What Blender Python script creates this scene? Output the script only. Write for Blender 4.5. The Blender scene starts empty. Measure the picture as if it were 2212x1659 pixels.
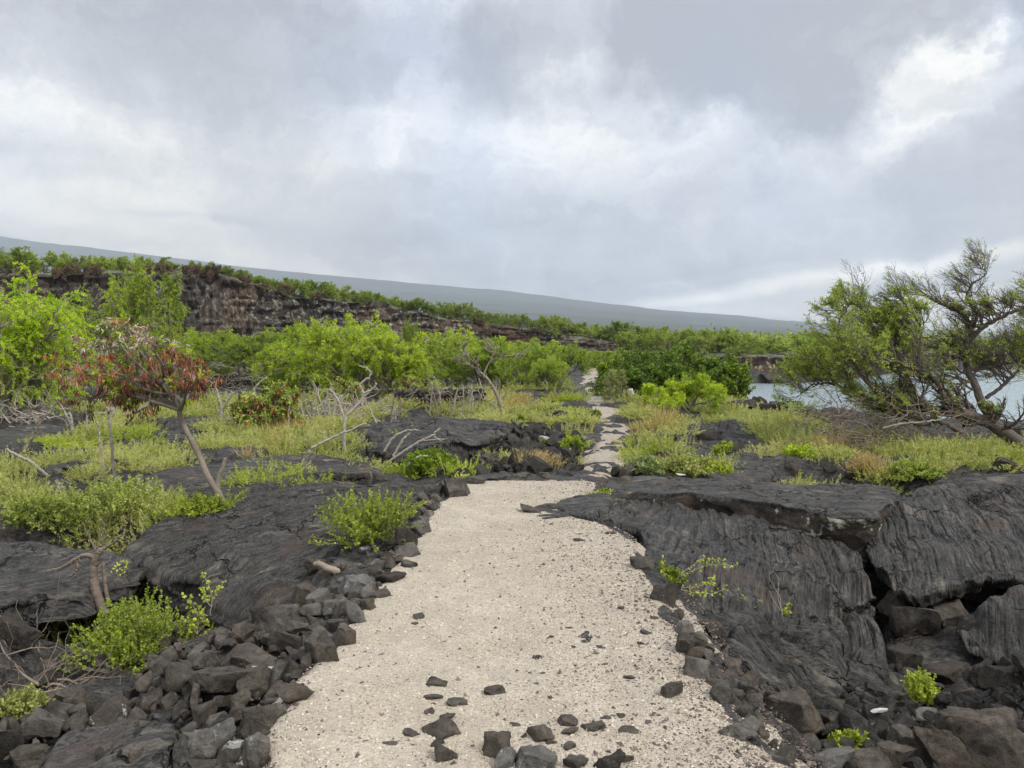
import bpy, math, random
import numpy as np
from math import radians, sin, cos, pi
from mathutils import Vector, Matrix

# ------------------------------------------------------------------ camera, sky, sun, exposure
scene = bpy.context.scene
C = scene.collection
EYE = 1.7
FPX, CXP, CYP, HOR = 1661.0, 1106.0, 829.5, 748.0        # photo measured at 2212 x 1659
PITCH = math.atan((CYP - HOR) / FPX)
cam_d = bpy.data.cameras.new('camera')
cam = bpy.data.objects.new('camera', cam_d); C.objects.link(cam)
cam_d.sensor_width = 36.0; cam_d.lens = 36.0 * FPX / 2212.0
cam_d.clip_start = 0.05; cam_d.clip_end = 30000
cam.location = (0, 0, EYE); cam.rotation_euler = (radians(90) - PITCH, 0, 0)
scene.camera = cam
scene.view_settings.view_transform = 'Standard'
scene.view_settings.look = 'None'
scene.view_settings.exposure = 0.26
scene.view_settings.gamma = 1.0
SUN_EL, SUN_AZ = radians(44), radians(128)     # azimuth clockwise from +Y: behind the camera, to the right

def ray(px, py):
    x = (px - CXP) / FPX; v = -(py - CYP) / FPX
    return x, cos(PITCH) + v * sin(PITCH), -sin(PITCH) + v * cos(PITCH)
def pt(px, py, z=0.0):                         # where a line of sight meets the level z
    a, b, c = ray(px, py); t = (z - EYE) / c
    return Vector((a * t, b * t, z))
def pd(px, py, d):                             # a point at distance d along +Y
    a, b, c = ray(px, py); t = d / b
    return Vector((a * t, d, EYE + c * t))
def azel(px, py):
    a, b, c = ray(px, py)
    return math.atan2(a, b), math.atan2(c, math.hypot(a, b))

class NT:
    def __init__(s, tree):
        s.t = tree; s.n = tree.nodes; s.l = tree.links
    def new(s, typ, **kw):
        n = s.n.new(typ)
        for k, v in kw.items():
            if k.startswith('_'): setattr(n, k[1:], v)
            else: s.set(n, k, v)
        return n
    def set(s, n, k, v):
        k = k.replace('__', ' ')
        sock = n.inputs[int(k[1:])] if k[0] == 'i' and k[1:].isdigit() else n.inputs[k]
        if isinstance(v, bpy.types.NodeSocket): s.l.new(v, sock)
        elif isinstance(v, bpy.types.Node): s.l.new(v.outputs[0], sock)
        else: sock.default_value = v
    def math(s, op, a, b=0.0, c=None, clamp=False):
        n = s.n.new('ShaderNodeMath'); n.operation = op; n.use_clamp = clamp
        s.set(n, 'i0', a); s.set(n, 'i1', b)
        if c is not None: s.set(n, 'i2', c)
        return n.outputs[0]
    def vmath(s, op, a, b=(0, 0, 0), out=0):
        n = s.n.new('ShaderNodeVectorMath'); n.operation = op
        s.set(n, 'i0', a)
        if op == 'SCALE': s.set(n, 'Scale', b)
        else: s.set(n, 'i1', b)
        return n.outputs[out]
    def mix(s, f, a, b, blend='MIX'):
        n = s.n.new('ShaderNodeMixRGB'); n.blend_type = blend
        for k, v in (('Fac', f), ('Color1', a), ('Color2', b)):
            if isinstance(v, tuple) and len(v) == 3: v = (*v, 1)
            s.set(n, k, v)
        return n.outputs[0]
    def ramp(s, f, stops, interp='LINEAR'):
        n = s.n.new('ShaderNodeValToRGB'); n.color_ramp.interpolation = interp
        e = n.color_ramp.elements
        while len(e) < len(stops): e.new(0.5)
        for i, (p, c) in enumerate(stops):
            e[i].position = p
            if isinstance(c, (int, float)): c = (c, c, c)
            e[i].color = (*c, 1)
        s.set(n, 'Fac', f)
        return n.outputs[0]
    def noise(s, vec, scale, detail=4, rough=0.55, dist=0.0, out=0):
        n = s.n.new('ShaderNodeTexNoise')
        s.set(n, 'Vector', vec); s.set(n, 'Scale', scale); s.set(n, 'Detail', float(detail))
        s.set(n, 'Roughness', rough); s.set(n, 'Distortion', dist)
        return n.outputs[out]

# the overcast sky: Nishita air seen thinly through cloud that is laid out over the whole dome by direction
world = bpy.data.worlds.new('World'); scene.world = world; world.use_nodes = True
W = NT(world.node_tree); W.n.clear()
wout = W.new('ShaderNodeOutputWorld'); bg = W.new('ShaderNodeBackground')
W.l.new(bg.outputs[0], wout.inputs[0]); bg.inputs['Strength'].default_value = 0.1
sky = W.n.new('ShaderNodeTexSky'); sky.sky_type = 'NISHITA'; sky.sun_disc = False
sky.sun_elevation = SUN_EL; sky.sun_rotation = SUN_AZ
gen = W.new('ShaderNodeTexCoord').outputs['Generated']
nrm = W.vmath('NORMALIZE', gen)
sx = W.new('ShaderNodeSeparateXYZ', i0=nrm)
az = W.math('ARCTAN2', sx.outputs[0], sx.outputs[1]); el = W.math('ARCSINE', sx.outputs[2])
ae = W.new('ShaderNodeCombineXYZ', i0=az, i1=el).outputs[0]
# ragged warp: two scales
w1 = W.vmath('SUBTRACT', W.noise(ae, 5.0, 6, 0.6, out=1), (0.5, 0.5, 0.5))
w2 = W.vmath('SUBTRACT', W.noise(ae, 18.0, 5, 0.62, out=1), (0.5, 0.5, 0.5))
warp = W.vmath('ADD', W.vmath('SCALE', w1, 0.20), W.vmath('SCALE', w2, 0.11))
aew = W.vmath('ADD', ae, warp)
warps = W.vmath('MULTIPLY', warp, (0.5, 0.22, 0))          # gentle warp for the layered clouds
aes = W.vmath('ADD', ae, warps)
# broad billows, then slanting streaks (bands that climb towards the right)
bil = W.noise(W.vmath('MULTIPLY', aew, (1, 1.7, 1)), 3.0, 8, 0.62, 0.5)
rot = W.new('ShaderNodeMapping', Vector=aes, Rotation=(0, 0, radians(-9)), Scale=(1.3, 8.0, 1)).outputs[0]
strk = W.noise(rot, 2.6, 7, 0.58)
low = W.new('ShaderNodeMapRange', i0=el); low.inputs[1].default_value = 0.05; low.inputs[2].default_value = 0.34; low.inputs[3].default_value = 0.46; low.inputs[4].default_value = 0.14
val = W.math('ADD', W.math('MULTIPLY', W.math('SUBTRACT', bil, 0.5), 0.95), 0.475)
val = W.math('ADD', val, W.math('MULTIPLY', W.math('SUBTRACT', strk, 0.5), low.outputs[0]))
fine = W.noise(W.vmath('MULTIPLY', aew, (1, 1.5, 1)), 11.0, 8, 0.66, 0.7)
hi = W.new('ShaderNodeMapRange', i0=el); hi.inputs[1].default_value = 0.06; hi.inputs[2].default_value = 0.25; hi.inputs[3].default_value = 0.12; hi.inputs[4].default_value = 0.40
val = W.math('ADD', val, W.math('MULTIPLY', W.math('SUBTRACT', fine, 0.5), hi.outputs[0]))
def blob(px, py, rx, ry, rot, amt, soft=True, edge=(0.35, 1.0), src=None):
    global val
    a, e = azel(px, py)
    m = W.new('ShaderNodeVectorMath', _operation='SUBTRACT', i0=src or (aew if not soft else aes), i1=(a, e, 0))
    r = W.new('ShaderNodeMapping', _vector_type='TEXTURE', Vector=m.outputs[0], Rotation=(0, 0, radians(rot)), Scale=(rx / FPX, ry / FPX, 1))
    L = W.vmath('LENGTH', r.outputs[0], out=1)
    mr = W.n.new('ShaderNodeMapRange'); mr.interpolation_type = 'SMOOTHSTEP'
    W.set(mr, 'i0', L); mr.inputs[1].default_value = edge[0]; mr.inputs[2].default_value = edge[1]
    mr.inputs[3].default_value = amt; mr.inputs[4].default_value = 0.0
    val = W.math('ADD', val, mr.outputs[0])
blob(1720, 50, 600, 250, 4, -0.34, edge=(0.45, 1.0), src=aew)
blob(1560, 170, 280, 180, -25, -0.10, edge=(0.2, 1.0), src=aew)
blob(1790, 260, 120, 110, -50, -0.12, edge=(0.1, 1.0), src=aew)
blob(2240, 130, 200, 260, 0, -0.20, edge=(0.3, 1.0), src=aew)
blob(1960, 260, 340, 120, 20, 0.24, edge=(0.2, 1.0), src=aew)
blob(2075, 110, 110, 70, 40, 0.30, edge=(0.2, 1.0), src=aew)
blob(1295, 150, 130, 100, -30, 0.14, edge=(0.2, 1.0), src=aew)
blob(1400, 290, 560, 110, 8, 0.17, edge=(0.2, 1.0))
blob(1050, 120, 200, 140, 20, -0.22, edge=(0.2, 1.0), src=aew)
blob(450, 60, 850, 220, -4, -0.25, edge=(0.2, 1.0))
blob(850, 270, 240, 120, 25, 0.17, edge=(0.1, 1.0), src=aew)
blob(60, 230, 190, 70, 0, 0.08)
blob(1850, 590, 600, 26, 7.5, 0.50, src=aes, edge=(0.0, 1.1))
blob(1600, 600, 420, 26, 5, 0.10, src=aes)
blob(1800, 660, 700, 50, 0, 0.22)
blob(1000, 20, 1400, 120, 0, -0.10)
blob(1250, 470, 700, 60, 6, -0.07)
blob(200, 440, 380, 60, -6, 0.14)
blob(330, 458, 110, 12, 0, -0.12, src=aes, edge=(0.0, 1.0))
blob(480, 470, 120, 18, -3, -0.15, src=aes, edge=(0.0, 1.0))
blob(300, 520, 800, 45, -8, 0.12)
blob(1960, 400, 420, 110, 10, -0.06)
# colour from brightness: blue-grey in the dark cloud, neutral in the middle, warm white where thin
col = W.ramp(val, [(0.08, (0.22, 0.235, 0.285)), (0.32, (0.33, 0.35, 0.405)), (0.5, (0.475, 0.495, 0.54)), (0.66, (0.64, 0.65, 0.665)), (0.84, (0.84, 0.835, 0.81)), (1.0, (1.04, 1.03, 1.01))])
warmn = W.noise(ae, 2.3, 2, 0.5)
col = W.mix(1.0, col, W.ramp(warmn, [(0.38, (0.965, 0.99, 1.04)), (0.58, (1.05, 1.0, 0.90))]), 'MULTIPLY')
# overcast dome: brighter overhead than at the rim
ov = W.new('ShaderNodeMapRange', i0=el); ov.inputs[1].default_value = radians(27); ov.inputs[2].default_value = radians(75)
ov.inputs[3].default_value = 1.0; ov.inputs[4].default_value = ZEN if 'ZEN' in globals() else 1.9
col = W.vmath('SCALE', col, ov.outputs[0])
# below the rim: dull reflected light
dn = W.new('ShaderNodeMapRange', i0=el); dn.inputs[1].default_value = -0.06; dn.inputs[2].default_value = -0.005
col = W.mix(dn.outputs[0], (0.16, 0.16, 0.15), col)
cloud10 = W.vmath('SCALE', col, 18.0)
skyc = W.mix(0.93, sky.outputs[0], cloud10)
W.l.new(skyc, bg.inputs['Color'])

sun_d = bpy.data.lights.new('sun', 'SUN'); sun_d.energy = 2.2; sun_d.angle = radians(9); sun_d.color = (1.0, 0.955, 0.88)
sun = bpy.data.objects.new('sun', sun_d); C.objects.link(sun)
sd_ = Vector((sin(SUN_AZ) * cos(SUN_EL), cos(SUN_AZ) * cos(SUN_EL), sin(SUN_EL)))
sun.rotation_euler = (-sd_).to_track_quat('-Z', 'Y').to_euler(); sun.location = sd_ * 50

# ------------------------------------------------------------------ small helpers
def hash2(xi, yi, zi, seed):
    with np.errstate(over='ignore'):
        h = xi.astype(np.uint32) * np.uint32(374761393) + yi.astype(np.uint32) * np.uint32(668265263) + zi.astype(np.uint32) * np.uint32(2147483647 - 912) + np.uint32(seed * 974634777 & 0xffffffff)
        h = (h ^ (h >> np.uint32(13))) * np.uint32(1274126177)
        h = (h ^ (h >> np.uint32(16))) * np.uint32(2246822519)
        h = h ^ (h >> np.uint32(13))
    return h.astype(np.float64) / 4294967295.0
def vn(x, y, z=None, seed=0):                  # value noise, -1..1
    x = np.asarray(x, float); y = np.asarray(y, float)
    xi = np.floor(x); yi = np.floor(y); fx = x - xi; fy = y - yi
    fx = fx * fx * fx * (fx * (fx * 6 - 15) + 10); fy = fy * fy * fy * (fy * (fy * 6 - 15) + 10)
    xi = xi.astype(np.int64); yi = yi.astype(np.int64)
    def layer(zi):
        a = hash2(xi, yi, zi, seed); b = hash2(xi + 1, yi, zi, seed); c = hash2(xi, yi + 1, zi, seed); d = hash2(xi + 1, yi + 1, zi, seed)
        return (a + (b - a) * fx) * (1 - fy) + (c + (d - c) * fx) * fy
    if z is None: return layer(np.zeros_like(xi)) * 2 - 1
    z = np.asarray(z, float); zi = np.floor(z); fz = z - zi; fz = fz * fz * (3 - 2 * fz); zi = zi.astype(np.int64)
    return (layer(zi) * (1 - fz) + layer(zi + 1) * fz) * 2 - 1
def fbm(x, y, z=None, oct=4, seed=0, gain=0.5, bil=False):
    s = 0; a = 1.0; t = 0
    for o in range(oct):
        n = vn(x * 2 ** o + o * 17.3, y * 2 ** o - o * 9.1, None if z is None else z * 2 ** o + o * 5.7, seed + o)
        if bil: n = np.abs(n) * 2 - 1
        s = s + n * a; t += a; a *= gain
    return s / t
def sstep(a, b, x):
    t = np.clip((x - a) / (b - a), 0, 1); return t * t * (3 - 2 * t)

def mesh_np(name, V, F, mat=None, parent=None, smooth=True, tint=None, uv=None):
    """ONE mesh object from arrays; F is (n,k) or a list of such arrays."""
    V = np.asarray(V, dtype=np.float32).reshape(-1, 3)
    Fs = F if isinstance(F, list) else [F]
    Fs = [np.asarray(f, dtype=np.int32) for f in Fs if len(f)]
    me = bpy.data.meshes.new(name)
    loops = np.concatenate([f.ravel() for f in Fs]) if Fs else np.zeros(0, np.int32)
    tot = np.concatenate([np.full(len(f), f.shape[1], np.int32) for f in Fs]) if Fs else np.zeros(0, np.int32)
    me.vertices.add(len(V)); me.vertices.foreach_set('co', V.ravel())
    me.loops.add(len(loops)); me.loops.foreach_set('vertex_index', loops)
    me.polygons.add(len(tot))
    start = np.concatenate([[0], np.cumsum(tot)[:-1]]).astype(np.int32) if len(tot) else tot
    me.polygons.foreach_set('loop_start', start)
    me.polygons.foreach_set('use_smooth', np.full(len(tot), smooth, dtype=bool))
    if tint is not None:
        a = me.attributes.new('t', 'FLOAT', 'FACE'); a.data.foreach_set('value', np.asarray(tint, np.float32))
    if uv is not None:
        l = me.uv_layers.new(name='flow'); l.uv.foreach_set('vector', np.asarray(uv, np.float32)[loops].ravel())
    me.update(calc_edges=True)
    if mat: me.materials.append(mat)
    o = bpy.data.objects.new(name, me); C.objects.link(o)
    if parent: o.parent = parent
    return o
def tag(o, label=None, cat=None, group=None, kind=None):
    for k, v in (('label', label), ('category', cat), ('group', group), ('kind', kind)):
        if v: o[k] = v
    return o
def thing(name, loc, label, cat, group=None, rz=0.0):
    o = bpy.data.objects.new(name, None); o.empty_display_size = 0.2; C.objects.link(o)
    o.location = loc; o.rotation_euler = (0, 0, rz)
    return tag(o, label, cat, group)
def dup(root, loc, rz=0.0, sc=(1, 1, 1), label=None, group=None):
    r = root.copy(); C.objects.link(r); r.location = loc; r.rotation_euler = (0, 0, rz); r.scale = sc
    for ch in root.children:
        c = ch.copy(); C.objects.link(c); c.parent = r
    if label: r['label'] = label
    if group: r['group'] = group
    return r

class Acc:                                      # collects quads with one tint each
    def __init__(s): s.V = []; s.F = []; s.T = []; s.n = 0
    def add(s, V, F, t=0.5):
        V = np.asarray(V, float).reshape(-1, 3); F = np.asarray(F, np.int64)
        s.V.append(V); s.F.append(F + s.n); s.n += len(V)
        s.T.append(np.full(len(F), t) if np.isscalar(t) else np.asarray(t))
    def build(s, name, mat, parent=None, smooth=True):
        if not s.V: return None
        return mesh_np(name, np.concatenate(s.V), np.concatenate(s.F), mat, parent, smooth, np.concatenate(s.T))
def unit(v): v = np.asarray(v, float); return v / (np.linalg.norm(v, axis=-1, keepdims=True) + 1e-9)
def tube(acc, P, R, sides=6, t=0.5):
    P = np.asarray(P, float); R = np.asarray(R, float) * np.ones(len(P))
    e = unit(P[-1] - P[-2]); P = np.vstack([P, P[-1] + e * R[-1] * 0.4]); R = np.append(R, R[-1] * 0.1)   # closed tip
    T = unit(np.gradient(P, axis=0)); up = np.array([0, 0, 1.0]) if abs(T[0][2]) < 0.9 else np.array([1.0, 0, 0])
    A = np.zeros_like(P); a = unit(np.cross(T[0], up))
    for i in range(len(P)):
        a = unit(a - T[i] * np.dot(a, T[i])); A[i] = a
    B = np.cross(T, A); th = np.arange(sides) * 2 * pi / sides
    V = P[:, None, :] + R[:, None, None] * (A[:, None, :] * np.cos(th)[None, :, None] + B[:, None, :] * np.sin(th)[None, :, None])
    n = len(P); i = np.arange(n - 1)[:, None] * sides; j = np.arange(sides)[None, :]; k = (j + 1) % sides
    F = np.stack([i + j, i + k, i + sides + k, i + sides + j], -1).reshape(-1, 4)
    acc.add(V.reshape(-1, 3), F, t)
def leaves(acc, P, D, L, Wd, rng, t=None, droop=0.0, roll=1.0):
    """rhombic leaves at P pointing along D"""
    n = len(P)
    if n == 0: return
    D = unit(D + np.array([0, 0, -droop])); rnd = rng.normal(size=(n, 3)) * roll + np.array([0, 0, 1.0 * (1 - roll * 0.5)])
    S = unit(np.cross(D, rnd)); L = np.asarray(L) * np.ones(n); Wd = np.asarray(Wd) * np.ones(n)
    a = P; b = P + D * (L * 0.45)[:, None] + S * (Wd * 0.5)[:, None]
    c = P + D * L[:, None]; d = P + D * (L * 0.45)[:, None] - S * (Wd * 0.5)[:, None]
    V = np.stack([a, b, c, d], 1).reshape(-1, 3); F = np.arange(4 * n).reshape(n, 4)
    acc.add(V, F, rng.random(n) if t is None else t)

# ------------------------------------------------------------------ materials
def new_mat(name):
    m = bpy.data.materials.new(name); m.use_nodes = True; t = NT(m.node_tree); t.n.clear()
    out = t.new('ShaderNodeOutputMaterial'); return m, t, out
def leaf_mat(name, stops, transl=0.35, rough=0.55, varyobj=0.5):
    m, t, out = new_mat(name)
    at = t.new('ShaderNodeAttribute', _attribute_name='t')
    oi = t.new('ShaderNodeObjectInfo')
    geo = t.new('ShaderNodeNewGeometry')
    big = t.noise(geo.outputs['Position'], 1.3, 2)
    f = t.math('ADD', at.outputs['Fac'], t.math('MULTIPLY', t.math('SUBTRACT', oi.outputs['Random'], 0.5), varyobj))
    f = t.math('ADD', f, t.math('MULTIPLY', t.math('SUBTRACT', big, 0.5), 0.6), clamp=True)
    c = t.ramp(f, stops)
    p = t.new('ShaderNodeBsdfPrincipled', Base__Color=c, Roughness=rough)
    p.inputs['Specular IOR Level'].default_value = 0.25
    tr = t.new('ShaderNodeBsdfTranslucent', Color=t.mix(1.0, c, (1.15, 1.2, 0.6), 'MULTIPLY'))
    mx = t.new('ShaderNodeMixShader', Fac=transl); t.l.new(p.outputs[0], mx.inputs[1]); t.l.new(tr.outputs[0], mx.inputs[2])
    t.l.new(mx.outputs[0], out.inputs[0]); return m
def wood_mat(name, a, b, scale=30.0):
    m, t, out = new_mat(name)
    tc = t.new('ShaderNodeTexCoord').outputs['Object']
    n = t.noise(tc, scale, 5, 0.65); n2 = t.noise(tc, 4.0, 3)
    oi = t.new('ShaderNodeObjectInfo')
    f = t.math('ADD', t.math('MULTIPLY', n, 0.7), t.math('MULTIPLY', n2, 0.5)); f = t.math('SUBTRACT', f, 0.1, clamp=True)
    c = t.ramp(f, [(0.25, a), (0.75, b)])
    c = t.mix(t.math('MULTIPLY', oi.outputs['Random'], 0.35), c, tuple(x * 0.5 for x in a))
    bp = t.new('ShaderNodeBump', Strength=0.5, Distance=0.01, Height=n)
    p = t.new('ShaderNodeBsdfPrincipled', Base__Color=c, Roughness=0.85, Normal=bp)
    t.l.new(p.outputs[0], out.inputs[0]); return m
def rock_mat(name, dark, mid, brown, bump=0.022, lichen=0.0, lich_col=(0.42, 0.43, 0.38), lscale=9.0, rust=0.35):
    m, t, out = new_mat(name)
    tc = t.new('ShaderNodeNewGeometry').outputs['Position']; oi = t.new('ShaderNodeObjectInfo')
    v = t.vmath('ADD', tc, t.vmath('SCALE', t.new('ShaderNodeCombineXYZ', i0=oi.outputs['Random'], i1=oi.outputs['Random'], i2=1.0), 37.0))
    n1 = t.noise(v, 7.0, 6, 0.65); n2 = t.noise(v, 26.0, 7, 0.75); n3 = t.noise(v, 2.6, 4, 0.6)
    c = t.mix(t.ramp(n1, [(0.33, 0.0), (0.66, 1.0)]), dark, mid)
    br = t.math('MULTIPLY', t.ramp(n3, [(0.40, 0.0), (0.68, 1.0)]), t.math('ADD', t.math('MULTIPLY', oi.outputs['Random'], 0.9), rust * 0.3), clamp=True)
    c = t.mix(br, c, brown)
    c = t.mix(t.ramp(n2, [(0.35, 0.55), (0.62, 0.0)]), c, tuple(x * 0.35 for x in dark))
    sp = t.noise(v, 110.0, 3, 0.6); c = t.mix(t.ramp(sp, [(0.60, 0.0), (0.72, 0.55)]), c, (0.24, 0.225, 0.20))
    if lichen > 0:
        ln = t.noise(v, lscale, 5, 0.7, 0.4); lm = t.ramp(ln, [(0.66 - lichen * 0.3, 0.0), (0.69 - lichen * 0.3, 1.0)])
        c = t.mix(t.math('MULTIPLY', lm, t.ramp(n2, [(0.3, 0.5), (0.5, 1.0)])), c, lich_col)
    hb = t.math('ADD', t.math('MULTIPLY', n2, 1.0), t.math('MULTIPLY', t.noise(v, 130.0, 4, 0.7), 0.45))
    bp = t.new('ShaderNodeBump', Strength=0.9, Distance=bump, Height=hb)
    p = t.new('ShaderNodeBsdfPrincipled', Base__Color=c, Roughness=0.72, Normal=bp)
    p.inputs['Specular IOR Level'].default_value = 0.18
    t.l.new(p.outputs[0], out.inputs[0]); return m
def lava_mat(name, uvflow, dark=(0.018, 0.017, 0.016), mid=(0.098, 0.093, 0.086), dust=(0.23, 0.20, 0.155), dustamt=0.5, brown=(0.08, 0.05, 0.035), lich=0.0, fsc=1.0):
    m, t, out = new_mat(name)
    tcn = t.new('ShaderNodeTexCoord'); tc = tcn.outputs['Object']
    if uvflow:
        uvn = t.new('ShaderNodeUVMap', _uv_map='flow').outputs[0]
        fl = t.new('ShaderNodeMapping', Vector=uvn, Scale=(18.0 * fsc, 2.6 * fsc, 1)).outputs[0]
        fl2 = t.new('ShaderNodeMapping', Vector=uvn, Scale=(60.0 * fsc, 22.0 * fsc, 1)).outputs[0]
        fl3 = t.new('ShaderNodeMapping', Vector=uvn, Scale=(5.0 * fsc, 0.9 * fsc, 1)).outputs[0]
    else:
        fl = t.new('ShaderNodeMapping', Vector=tc, Scale=(5.0, 14.0, 8)).outputs[0]
        fl2 = t.new('ShaderNodeMapping', Vector=tc, Scale=(22.0, 45.0, 30)).outputs[0]
        fl3 = t.new('ShaderNodeMapping', Vector=tc, Scale=(0.8, 1.6, 1)).outputs[0]
    a = t.noise(fl, 1.0, 5, 0.6, 0.5); b = t.noise(fl2, 1.0, 4, 0.65, 0.3); g = t.noise(tc, 1.9, 5, 0.65)
    c = t.mix(t.ramp(t.math('ADD', t.math('MULTIPLY', a, 0.55), t.math('MULTIPLY', t.noise(tc, 11.0, 5, 0.7), 0.45)), [(0.38, 0.0), (0.64, 1.0)]), dark, mid)
    c = t.mix(t.ramp(b, [(0.38, 0.85), (0.54, 0.0)]), c, tuple(x * 0.3 for x in dark))
    c = t.mix(t.ramp(g, [(0.52, 0.0), (0.68, 0.5)]), c, brown)
    dm = t.math('MULTIPLY', t.ramp(t.noise(tc, 2.4, 6, 0.65), [(0.50, 0.0), (0.66, 1.0)]), t.ramp(a, [(0.46, 0.0), (0.60, 1.0)]))
    c = t.mix(t.math('MULTIPLY', dm, dustamt), c, dust)
    grit = t.noise(tc, 120.0, 1, 0.5); c = t.mix(t.ramp(grit, [(0.72, 0.0), (0.78, 0.5)]), c, (0.30, 0.28, 0.24))
    if lich > 0:
        ln = t.noise(tc, 5.0, 5, 0.62, 0.6); c = t.mix(t.ramp(ln, [(0.68 - lich, 0.0), (0.70 - lich, 0.9)]), c, (0.43, 0.46, 0.36))
    cv = t.n.new('ShaderNodeTexVoronoi'); cv.feature = 'DISTANCE_TO_EDGE'
    t.set(cv, 'Vector', t.vmath('ADD', tc, t.vmath('SCALE', t.noise(tc, 3.0, 4, 0.6, out=1), 0.55))); t.set(cv, 'Scale', 1.9)
    cmask = t.ramp(t.noise(tc, 0.9, 2, 0.5), [(0.46, 0.0), (0.56, 1.0)])
    ck = t.math('MULTIPLY', t.ramp(cv.outputs['Distance'], [(0.0, 1.0), (0.028, 0.0)]), cmask)
    c = t.mix(ck, c, (0.006, 0.006, 0.006))
    h = t.math('ADD', t.math('MULTIPLY', a, 1.3), t.math('ADD', t.math('MULTIPLY', b, 0.45), t.math('MULTIPLY', t.noise(tc, 30.0, 4, 0.7), 0.5)))
    h = t.math('SUBTRACT', h, t.math('MULTIPLY', ck, 1.2))
    bp = t.new('ShaderNodeBump', Strength=1.0, Distance=0.035 if uvflow else 0.06, Height=h)
    p = t.new('ShaderNodeBsdfPrincipled', Base__Color=c, Roughness=0.60, Normal=bp)
    p.inputs['Specular IOR Level'].default_value = 0.32
    t.l.new(p.outputs[0], out.inputs[0]); return m

M = {}
M['kiawe'] = leaf_mat('kiawe_leaf', [(0, (0.11, 0.18, 0.016)), (0.5, (0.31, 0.43, 0.024)), (1, (0.56, 0.66, 0.05))], 0.42)
M['bright'] = leaf_mat('bright_leaf', [(0, (0.20, 0.33, 0.012)), (0.5, (0.44, 0.62, 0.012)), (1, (0.66, 0.80, 0.03))], 0.45)
M['dull'] = leaf_mat('dull_leaf', [(0, (0.10, 0.14, 0.03)), (0.5, (0.27, 0.34, 0.06)), (1, (0.46, 0.52, 0.13))], 0.35)
M['round'] = leaf_mat('round_leaf', [(0, (0.07, 0.12, 0.014)), (0.5, (0.16, 0.25, 0.022)), (1, (0.42, 0.50, 0.045))], 0.30, 0.4)
M['herb'] = leaf_mat('herb_leaf', [(0, (0.13, 0.15, 0.045)), (0.35, (0.28, 0.31, 0.085)), (0.75, (0.50, 0.52, 0.16)), (1, (0.55, 0.49, 0.30))], 0.35)
M['lush'] = leaf_mat('lush_leaf', [(0, (0.15, 0.20, 0.03)), (0.5, (0.36, 0.43, 0.05)), (1, (0.58, 0.63, 0.12))], 0.40)
M['silver'] = leaf_mat('silver_leaf', [(0, (0.156, 0.207, 0.084)), (0.5, (0.300, 0.356, 0.144)), (1, (0.504, 0.517, 0.276))], 0.3)
M['straw'] = leaf_mat('straw_blade', [(0, (0.287, 0.198, 0.077)), (0.5, (0.483, 0.352, 0.154)), (1, (0.598, 0.484, 0.286))], 0.3)
M['pod'] = leaf_mat('seed_pod', [(0, (0.06, 0.028, 0.018)), (0.35, (0.15, 0.06, 0.035)), (0.6, (0.44, 0.13, 0.045)), (0.8, (0.34, 0.25, 0.19)), (1, (0.52, 0.45, 0.38))], 0.15, 0.5, 0.0)
M['rustpod'] = leaf_mat('rust_foliage', [(0, (0.08, 0.055, 0.035)), (0.5, (0.17, 0.105, 0.07)), (1, (0.24, 0.18, 0.12))], 0.1)
M['bleach'] = wood_mat('bleached_wood', (0.22, 0.19, 0.155), (0.50, 0.45, 0.38))
M['bark'] = wood_mat('grey_bark', (0.13, 0.105, 0.08), (0.33, 0.28, 0.22))
M['darkbark'] = wood_mat('dark_bark', (0.06, 0.047, 0.038), (0.19, 0.15, 0.12))
M['twig'] = wood_mat('brown_twig', (0.13, 0.095, 0.07), (0.30, 0.24, 0.185))
M['stem'] = wood_mat('tan_stem', (0.22, 0.17, 0.10), (0.42, 0.36, 0.24))
M['rock'] = rock_mat('basalt_rock', (0.028, 0.025, 0.022), (0.16, 0.143, 0.12), (0.13, 0.10, 0.075))
M['rock_brown'] = rock_mat('brown_basalt', (0.03, 0.026, 0.022), (0.165, 0.142, 0.115), (0.125, 0.098, 0.073), rust=0.9)
M['rock_grey'] = rock_mat('grey_basalt', (0.075, 0.072, 0.066), (0.23, 0.22, 0.20), (0.16, 0.13, 0.10), lichen=0.12, lich_col=(0.30, 0.30, 0.27))
M['rock_lichen'] = rock_mat('lichened_basalt', (0.05, 0.048, 0.045), (0.12, 0.115, 0.105), (0.10, 0.08, 0.06), lichen=0.42, lich_col=(0.52, 0.53, 0.49), lscale=3.5)
M['rock_spot'] = rock_mat('spotted_basalt', (0.03, 0.03, 0.03), (0.08, 0.077, 0.072), (0.09, 0.07, 0.05), lichen=0.28, lich_col=(0.55, 0.57, 0.50), lscale=7.0)
M['rock_dark'] = rock_mat('black_basalt', (0.014, 0.013, 0.012), (0.075, 0.069, 0.06), (0.085, 0.065, 0.05))
M['lava'] = lava_mat('ropy_lava', True)
M['lavadust'] = lava_mat('dusty_ropy_lava', True, dustamt=0.8, mid=(0.095, 0.089, 0.079))
M['ledge'] = lava_mat('ledge_lava', True, dustamt=0.45, brown=(0.075, 0.05, 0.036), lich=0.0)
M['ground'] = lava_mat('lava_ground', False, dustamt=0.4)
M['ledge_face'] = rock_mat('ledge_face_rock', (0.028, 0.024, 0.021), (0.10, 0.082, 0.068), (0.085, 0.058, 0.042), bump=.03, lichen=0.36, lich_col=(0.45, 0.47, 0.37), lscale=4.5, rust=1.0)
M['bush'] = leaf_mat('bush_leaf', [(0, (0.09, 0.13, 0.02)), (0.5, (0.22, 0.30, 0.03)), (1, (0.42, 0.50, 0.06))], 0.38)
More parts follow.
